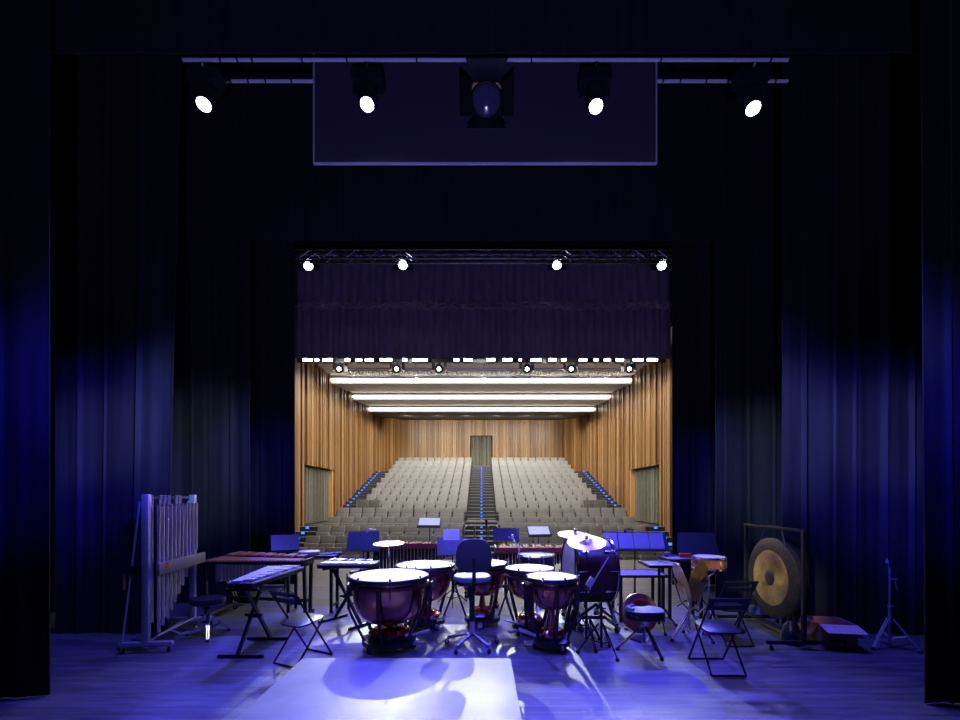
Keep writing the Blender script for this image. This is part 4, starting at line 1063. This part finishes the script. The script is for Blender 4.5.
# thin black stand with the boom
t = thing('boom_stand', 'black tripod stand with a slanting boom arm and counterweight before the bass drum', 'stand', (1.34, 5.06, 0), R(0))
stand(t, 0.92, 0.26, R(-65), 'blackmetal', double=False)
obj('boom_arm', G().tube((-0.07, -0.02, 0.82), (0.03, 0.0, 1.13), 0.007) if False else G().tube((-0.10, -0.01, 0.79), (0.08, 0.0, 1.08), 0.007), 'alu', t)
Xc = Matrix.Translation((-0.125, -0.01, 0.80)) @ Matrix.Rotation(R(32), 4, 'Y')
obj('counterweight', G().box((0, 0, 0), (0.07, 0.022, 0.11), X=Xc), 'alu', t, bevel=0.004)

# crash cymbals in a cradle
t = thing('cymbal_cradle', 'chrome tripod cradle holding a pair of hand cymbals', 'stand', (2.56, 5.58, 0), R(0))
obj('post', G().tube((0, 0, 0.06), (0, 0, 0.40), 0.014), 'chrome', t)
g = G()
for s in (-1, 1):
    for q in (-1, 1): g.path([(0, q * 0.02, 0.36), (s * 0.05, q * 0.12, 0.44), (s * 0.13, q * 0.16, 0.72)], 0.008, 6)
obj('cradle_arm', g, 'chrome', t)
tripod_legs(t, 0.27, 0.32, 3, R(-40), z_low=0.10)
for s, lb in ((-1, 'upright brass hand cymbal, the left of the pair in a chrome cradle'), (1, 'upright brass hand cymbal, right one of the pair in a chrome cradle')):
    c = thing('hand_cymbal', lb, 'cymbal', (2.45 if s < 0 else 2.655, 5.55, 0.715), group='pair of hand cymbals')
    T2 = Vector((-1, 0.10, -0.30) if s < 0 else (0.62, -0.75, -0.14)).to_track_quat('Z', 'Y').to_matrix().to_4x4()
    obj('plate', G().lathe(cym_profile(0.245, 0.06, 0.035), 48, X=T2), 'cymbal', c)
    obj('strap', G().path([(0, 0, 0.045), (0.01, 0.03, 0.07), (0.0, 0.06, 0.062), (-0.01, 0.03, 0.05), (0, 0, 0.048)], 0.010, 6, X=T2), 'vinyl', c)

# bronze disc leaning behind the saddle stool
t = thing('bronze_gong', 'old bronze gong disc leaning on the floor behind the saddle stool', 'gong', (2.04, 5.80, 0.0), R(10))
T = Matrix.Translation((0, 0, 0.262)) @ Matrix.Rotation(R(78), 4, 'X')
obj('disc', G().lathe([(0, 0.015), (0.05, 0.018), (0.06, 0.006), (0.23, 0.0), (0.25, -0.01), (0.255, -0.045), (0.25, -0.045), (0.24, -0.012), (0, -0.004)], 40, X=T), 'bronze', t)
obj('red_felt_ring', G().disc_ring(0.16, 0.19, 0.0, 0.006, 40, X=T), 'red', t)
obj('rest', G().bar((0, 0.05, 0.20), (0, 0.20, 0.01), 0.03, 0.015).bar((-0.12, 0.20, 0.01), (0.12, 0.20, 0.01), 0.03, 0.02), 'blackmetal', t)

# ---- music stands
def music_stand(label, loc, rz, dw, dh, zc, tilt, m='desk', sheets=(), legs='tripod', leg_r=0.28, skew=0.0, group='music stands', name='music_stand'):
    t = thing(name, label, 'music stand', loc, rz, group)
    T = Matrix.Translation((0, 0, zc)) @ Matrix.Rotation(R(-tilt), 4, 'X')
    pts = [(-dw / 2, -dh / 2), (dw / 2, -dh / 2), (dw / 2 - skew, dh / 2), (-dw / 2 + skew, dh / 2)]
    Tz = T @ Matrix.Rotation(R(90), 4, 'X')
    obj('desk', G().prism(pts, -0.003, 0.003, X=Tz), m, t)
    obj('ledge', G().box((0, -0.03, -dh / 2), (dw, 0.07, 0.006), X=T).box((0, -0.065, -dh / 2 + 0.008), (dw, 0.005, 0.02), X=T), m, t)
    for k in (-1, 1): obj('rivet', G().lathe([(0, 0.004), (0.006, 0.003), (0.007, 0), (0, 0)], 8, X=T @ Matrix.Translation((k * 0.06, -0.004, -0.05)) @ Matrix.Rotation(R(90), 4, 'X')), 'chrome', t)
    obj('clutch', G().box((0, 0.03, -0.04), (0.05, 0.05, 0.09), X=T), 'blackmetal', t)
    obj('pole', G().tube((0, 0.035, 0.10), (0, 0.035, zc - 0.05), 0.011).tube((0, 0.035, 0.08), (0, 0.035, zc * 0.55), 0.016), 'blackmetal', t)
    l0 = len(t.children)
    for k in range(3):
        a = 2 * PI * k / 3 + R(-90); X = Matrix.Translation((0, 0.035, 0)) @ Matrix.Rotation(a, 4, 'Z')
        obj('leg', G().tube((0.012, 0, 0.24), (leg_r, 0, 0.010), 0.008, n=6, X=X).tube((0.012, 0, 0.10), (leg_r * 0.55, 0, 0.115), 0.006, n=6, X=X), 'blackmetal', t)
    for i, (sx, sw, sy, sh, lb) in enumerate(sheets):
        s = obj('sheet_music', G().box((sx, -0.010, sy), (sw, 0.008, sh)), 'paperline' if 'lined' in lb else 'paper', loc=None)
        s.matrix_world = Matrix.Translation(loc) @ Matrix.Rotation(rz, 4, 'Z') @ T
        tag(s, lb, 'sheet music', 'sheet music')
    return t
music_stand('music stand glowing blue, behind the left marimba', (-3.25, 7.5, 0), R(24), 0.42, 0.32, 0.985, 34, skew=-0.01)
music_stand('dark blue music stand behind the glockenspiel, with a small clip light on top', (-1.84, 7.05, 0), R(6), 0.50, 0.33, 1.06, 24, skew=0.012)
music_stand('music stand carrying white paper, left of the centre stair', (-1.07, 9.3, 0), R(-6), 0.48, 0.24, 1.22, 38, sheets=((0, 0.44, 0.012, 0.20, 'white sheet of paper on the music stand left of centre stair'),))
music_stand('music stand carrying white paper, right of the centre stair above the marimba', (1.14, 9.0, 0), R(12), 0.47, 0.24, 1.06, 38, sheets=((0, 0.43, 0.012, 0.21, 'white sheet of paper on the music stand right of centre stair'),))
music_stand('blue-lit music stand directly left of the black drum chair', (-0.47, 7.35, 0), R(4), 0.50, 0.28, 0.95, 14, sheets=((-0.02, 0.26, 0.19, 0.18, 'pale violet sheet standing up on the stand left of the drum chair'),))
music_stand('slate grey music stand to the right of the black drum chair', (0.45, 8.30, 0), R(-6), 0.48, 0.25, 1.06, 22)
music_stand('very wide music stand with a row of blue-lit pages, right of bass drum', (2.42, 7.12, 0), R(-4), 1.02, 0.32, 1.05, 28, skew=0.04,
            sheets=((-0.38, 0.20, 0.01, 0.26, 'lined music page, leftmost on the very wide stand, partly behind bass drum'), (-0.15, 0.22, 0.01, 0.26, 'lined music page, second along the very wide stand'),
                    (0.085, 0.23, 0.01, 0.27, 'lined music page, third along the very wide stand'), (0.32, 0.22, 0.01, 0.265, 'lined music page, rightmost on the very wide stand')))
music_stand('empty black music stand behind the snare drum', (3.33, 7.0, 0), R(-8), 0.60, 0.36, 1.03, 24, skew=0.03)
for lb, p in (('small silver clip light on top of the dark blue music stand', (-1.80, 7.12, 1.205)), ('small black clip light on top of the very wide music stand', (2.28, 7.20, 1.20))):
    t = thing('clip_light', lb, 'clip light', p)
    m = 'alu' if 'silver' in lb else 'plastic'
    obj('clip', G().box((0, 0, 0.0), (0.03, 0.02, 0.06)), m, t); obj('arm', G().path([(0, 0, 0.03), (0.02, 0, 0.05), (0.07, 0, 0.045)], 0.006, 6), m, t)
    obj('head', G().box((0.09, 0, 0.035), (0.10, 0.04, 0.016)), m, t, bevel=0.004)
t = thing('microphone_stand', 'slim black microphone stand at the foot of the centre stair', 'microphone stand', (0.095, 8.9, 0))
obj('pole', G().tube((0, 0, 0.03), (0, 0, 1.20), 0.008), 'blackmetal', t); obj('base', G().lathe([(0, 0), (0.13, 0), (0.13, 0.02), (0.02, 0.04), (0, 0.04)], 20), 'blackmetal', t)
obj('microphone', G().lathe([(0, 0), (0.02, 0.01), (0.026, 0.06), (0.03, 0.10), (0.02, 0.13), (0, 0.135)], 12, X=Matrix.Translation((0, 0, 1.18))), 'plastic', t)

# ---- big gong in its frame: the frame runs along y, the face looks to -x
GY0, GY1, GX = 5.16, 6.28, 3.67
t = thing('gong_stand', 'black wheeled gong frame in front of the right curtains', 'gong stand', (GX, (GY0 + GY1) / 2, 0), 0)
hy = (GY1 - GY0) / 2
for s in (-1, 1):
    obj('post', G().box((0, s * hy, 0.735), (0.04, 0.04, 1.27)), 'blackmetal', t)
    obj('foot_bar', G().box((0.03, s * hy, 0.095), (0.90, 0.045, 0.04)), 'blackmetal', t, bevel=0.005)
    for q in (-1, 1): caster(t, (0.03 + q * 0.40, s * hy, 0), 0.03, 0.028, 0.7, 0.0)
obj('top_rail', G().box((0, 0, 1.365), (0.035, 2 * hy + 0.08, 0.035)), 'blackmetal', t, bevel=0.004)
obj('lower_rail', G().box((0, 0, 0.145), (0.035, 2 * hy, 0.035)), 'blackmetal', t)
t = thing('gong', 'large gong with dark rim and golden hammered centre hanging in a black frame', 'gong', (GX - 0.03, 5.70, 0.735))
T = Matrix.Rotation(R(-90), 4, 'Y')
obj('disc', G().lathe([(0.34, 0.012), (0.485, 0.0), (0.50, -0.012), (0.50, -0.07), (0.492, -0.07), (0.488, -0.02), (0.34, 0.002), (0, 0.002), (0, 0.008), (0.33, 0.012), (0.34, 0.012)], 64, X=T), 'gongdark', t)
obj('golden_face', G().lathe([(0.095, 0.016), (0.20, 0.017), (0.335, 0.0145), (0.345, 0.011), (0.095, 0.009), (0.095, 0.016)], 64, X=T), 'gonggold', t, label='golden polished ring of the gong face')
obj('boss', G().lathe([(0, 0.03), (0.05, 0.028), (0.09, 0.019), (0.1, 0.012), (0, 0.01)], 40, X=T), 'gongdark', t)
obj('cord', G().path([(0.02, -0.24, 0.43), (0.03, -0.16, 0.625), (0.03, -0.12, 0.645), (0.03, 0.12, 0.645), (0.03, 0.16, 0.625), (0.02, 0.24, 0.43)], 0.010, 6), 'desk', t)
t = thing('sandbag', 'black sandbag slumped over the foot of the gong frame', 'sandbag', (GX + 0.02, 5.40, 0))
sb = G()
for zz, a, b in ((0.0, 0.10, 0.14),):
    sb.lathe([(0, 0.0), (0.09, 0.0), (0.11, 0.05), (0.10, 0.12), (0.08, 0.22), (0.03, 0.28), (0, 0.285)], 20)
obj('bag', sb, 'vinyl', t); obj('strap', G().path([(-0.03, 0, 0.27), (-0.03, 0, 0.33), (0.03, 0, 0.33), (0.03, 0, 0.27)], 0.012, 6), 'vinyl', t)
t = thing('gong_beater', 'reddish wooden beater standing on the floor beneath the gong side chair', 'beater', (3.32, 5.85, 0))
obj('shaft', G().tube((0, 0, 0.05), (0.01, 0, 0.36), 0.024, 0.020), 'orange', t); obj('head', G().lathe([(0, 0), (0.07, 0.0), (0.085, 0.03), (0.06, 0.06), (0, 0.065)], 16), 'vinyl', t)

# ---- open cardboard box
t = thing('cardboard_box', 'open brown cardboard box on the floor beside the gong frame', 'box', (4.16, 5.43, 0), R(-10))
bw, bd, bh, tk = 0.40, 0.38, 0.27, 0.008
g = G()
for s in (-1, 1): g.box((s * bw / 2, 0, bh / 2), (tk, bd, bh)); g.box((0, s * bd / 2, bh / 2), (bw, tk, bh))
g.box((0, 0, tk / 2), (bw, bd, tk)); obj('body', g, 'card', t)
def flap(w, l, T, m, folds=0):
    g = G().box((0, l / 2, 0), (w, l, 0.006), X=T)
    for k in range(folds): g.box(((k + 1) / (folds + 1) * w - w / 2, l / 2, 0.004), (0.006, l, 0.003), X=T)
    obj('flap', g, m, t)
flap(bw, 0.20, Matrix.Translation((0, -bd / 2 - 0.004, bh)) @ Matrix.Rotation(R(180), 4, 'Z') @ Matrix.Rotation(R(-14), 4, 'X'), 'cardpale', 2)
flap(bd, 0.16, Matrix.Translation((-bw / 2 - 0.004, 0, bh)) @ Matrix.Rotation(R(90), 4, 'Z') @ Matrix.Rotation(R(-62), 4, 'X'), 'card')
flap(bd, 0.16, Matrix.Translation((bw / 2 + 0.004, 0, bh)) @ Matrix.Rotation(R(-90), 4, 'Z') @ Matrix.Rotation(R(-70), 4, 'X'), 'card')
flap(bw, 0.16, Matrix.Translation((0, bd / 2 + 0.006, bh)) @ Matrix.Rotation(R(-86), 4, 'X'), 'card')

# ---- empty cymbal stand on the right
t = thing('cymbal_stand', 'bare chrome cymbal stand at the far right before the curtain', 'stand', (4.73, 5.25, 0), 0)
stand(t, 0.88, 0.26, R(-45), 'alu')
obj('tilter', G().tube((0, 0, 0.86), (0.0, 0.0, 0.93), 0.012).tube((-0.005, 0, 0.92), (-0.03, 0, 1.04), 0.006).lathe([(0, 0), (.018, 0), (.018, .03), (0, .03)], 10, X=Matrix.Translation((-0.028, 0, 0.985))).tube((-0.01, 0, 0.80), (0.09, 0, 0.795), 0.008).tube((0.06, 0, 0.79), (0.09, 0.0, 0.66), 0.006), 'alu', t)
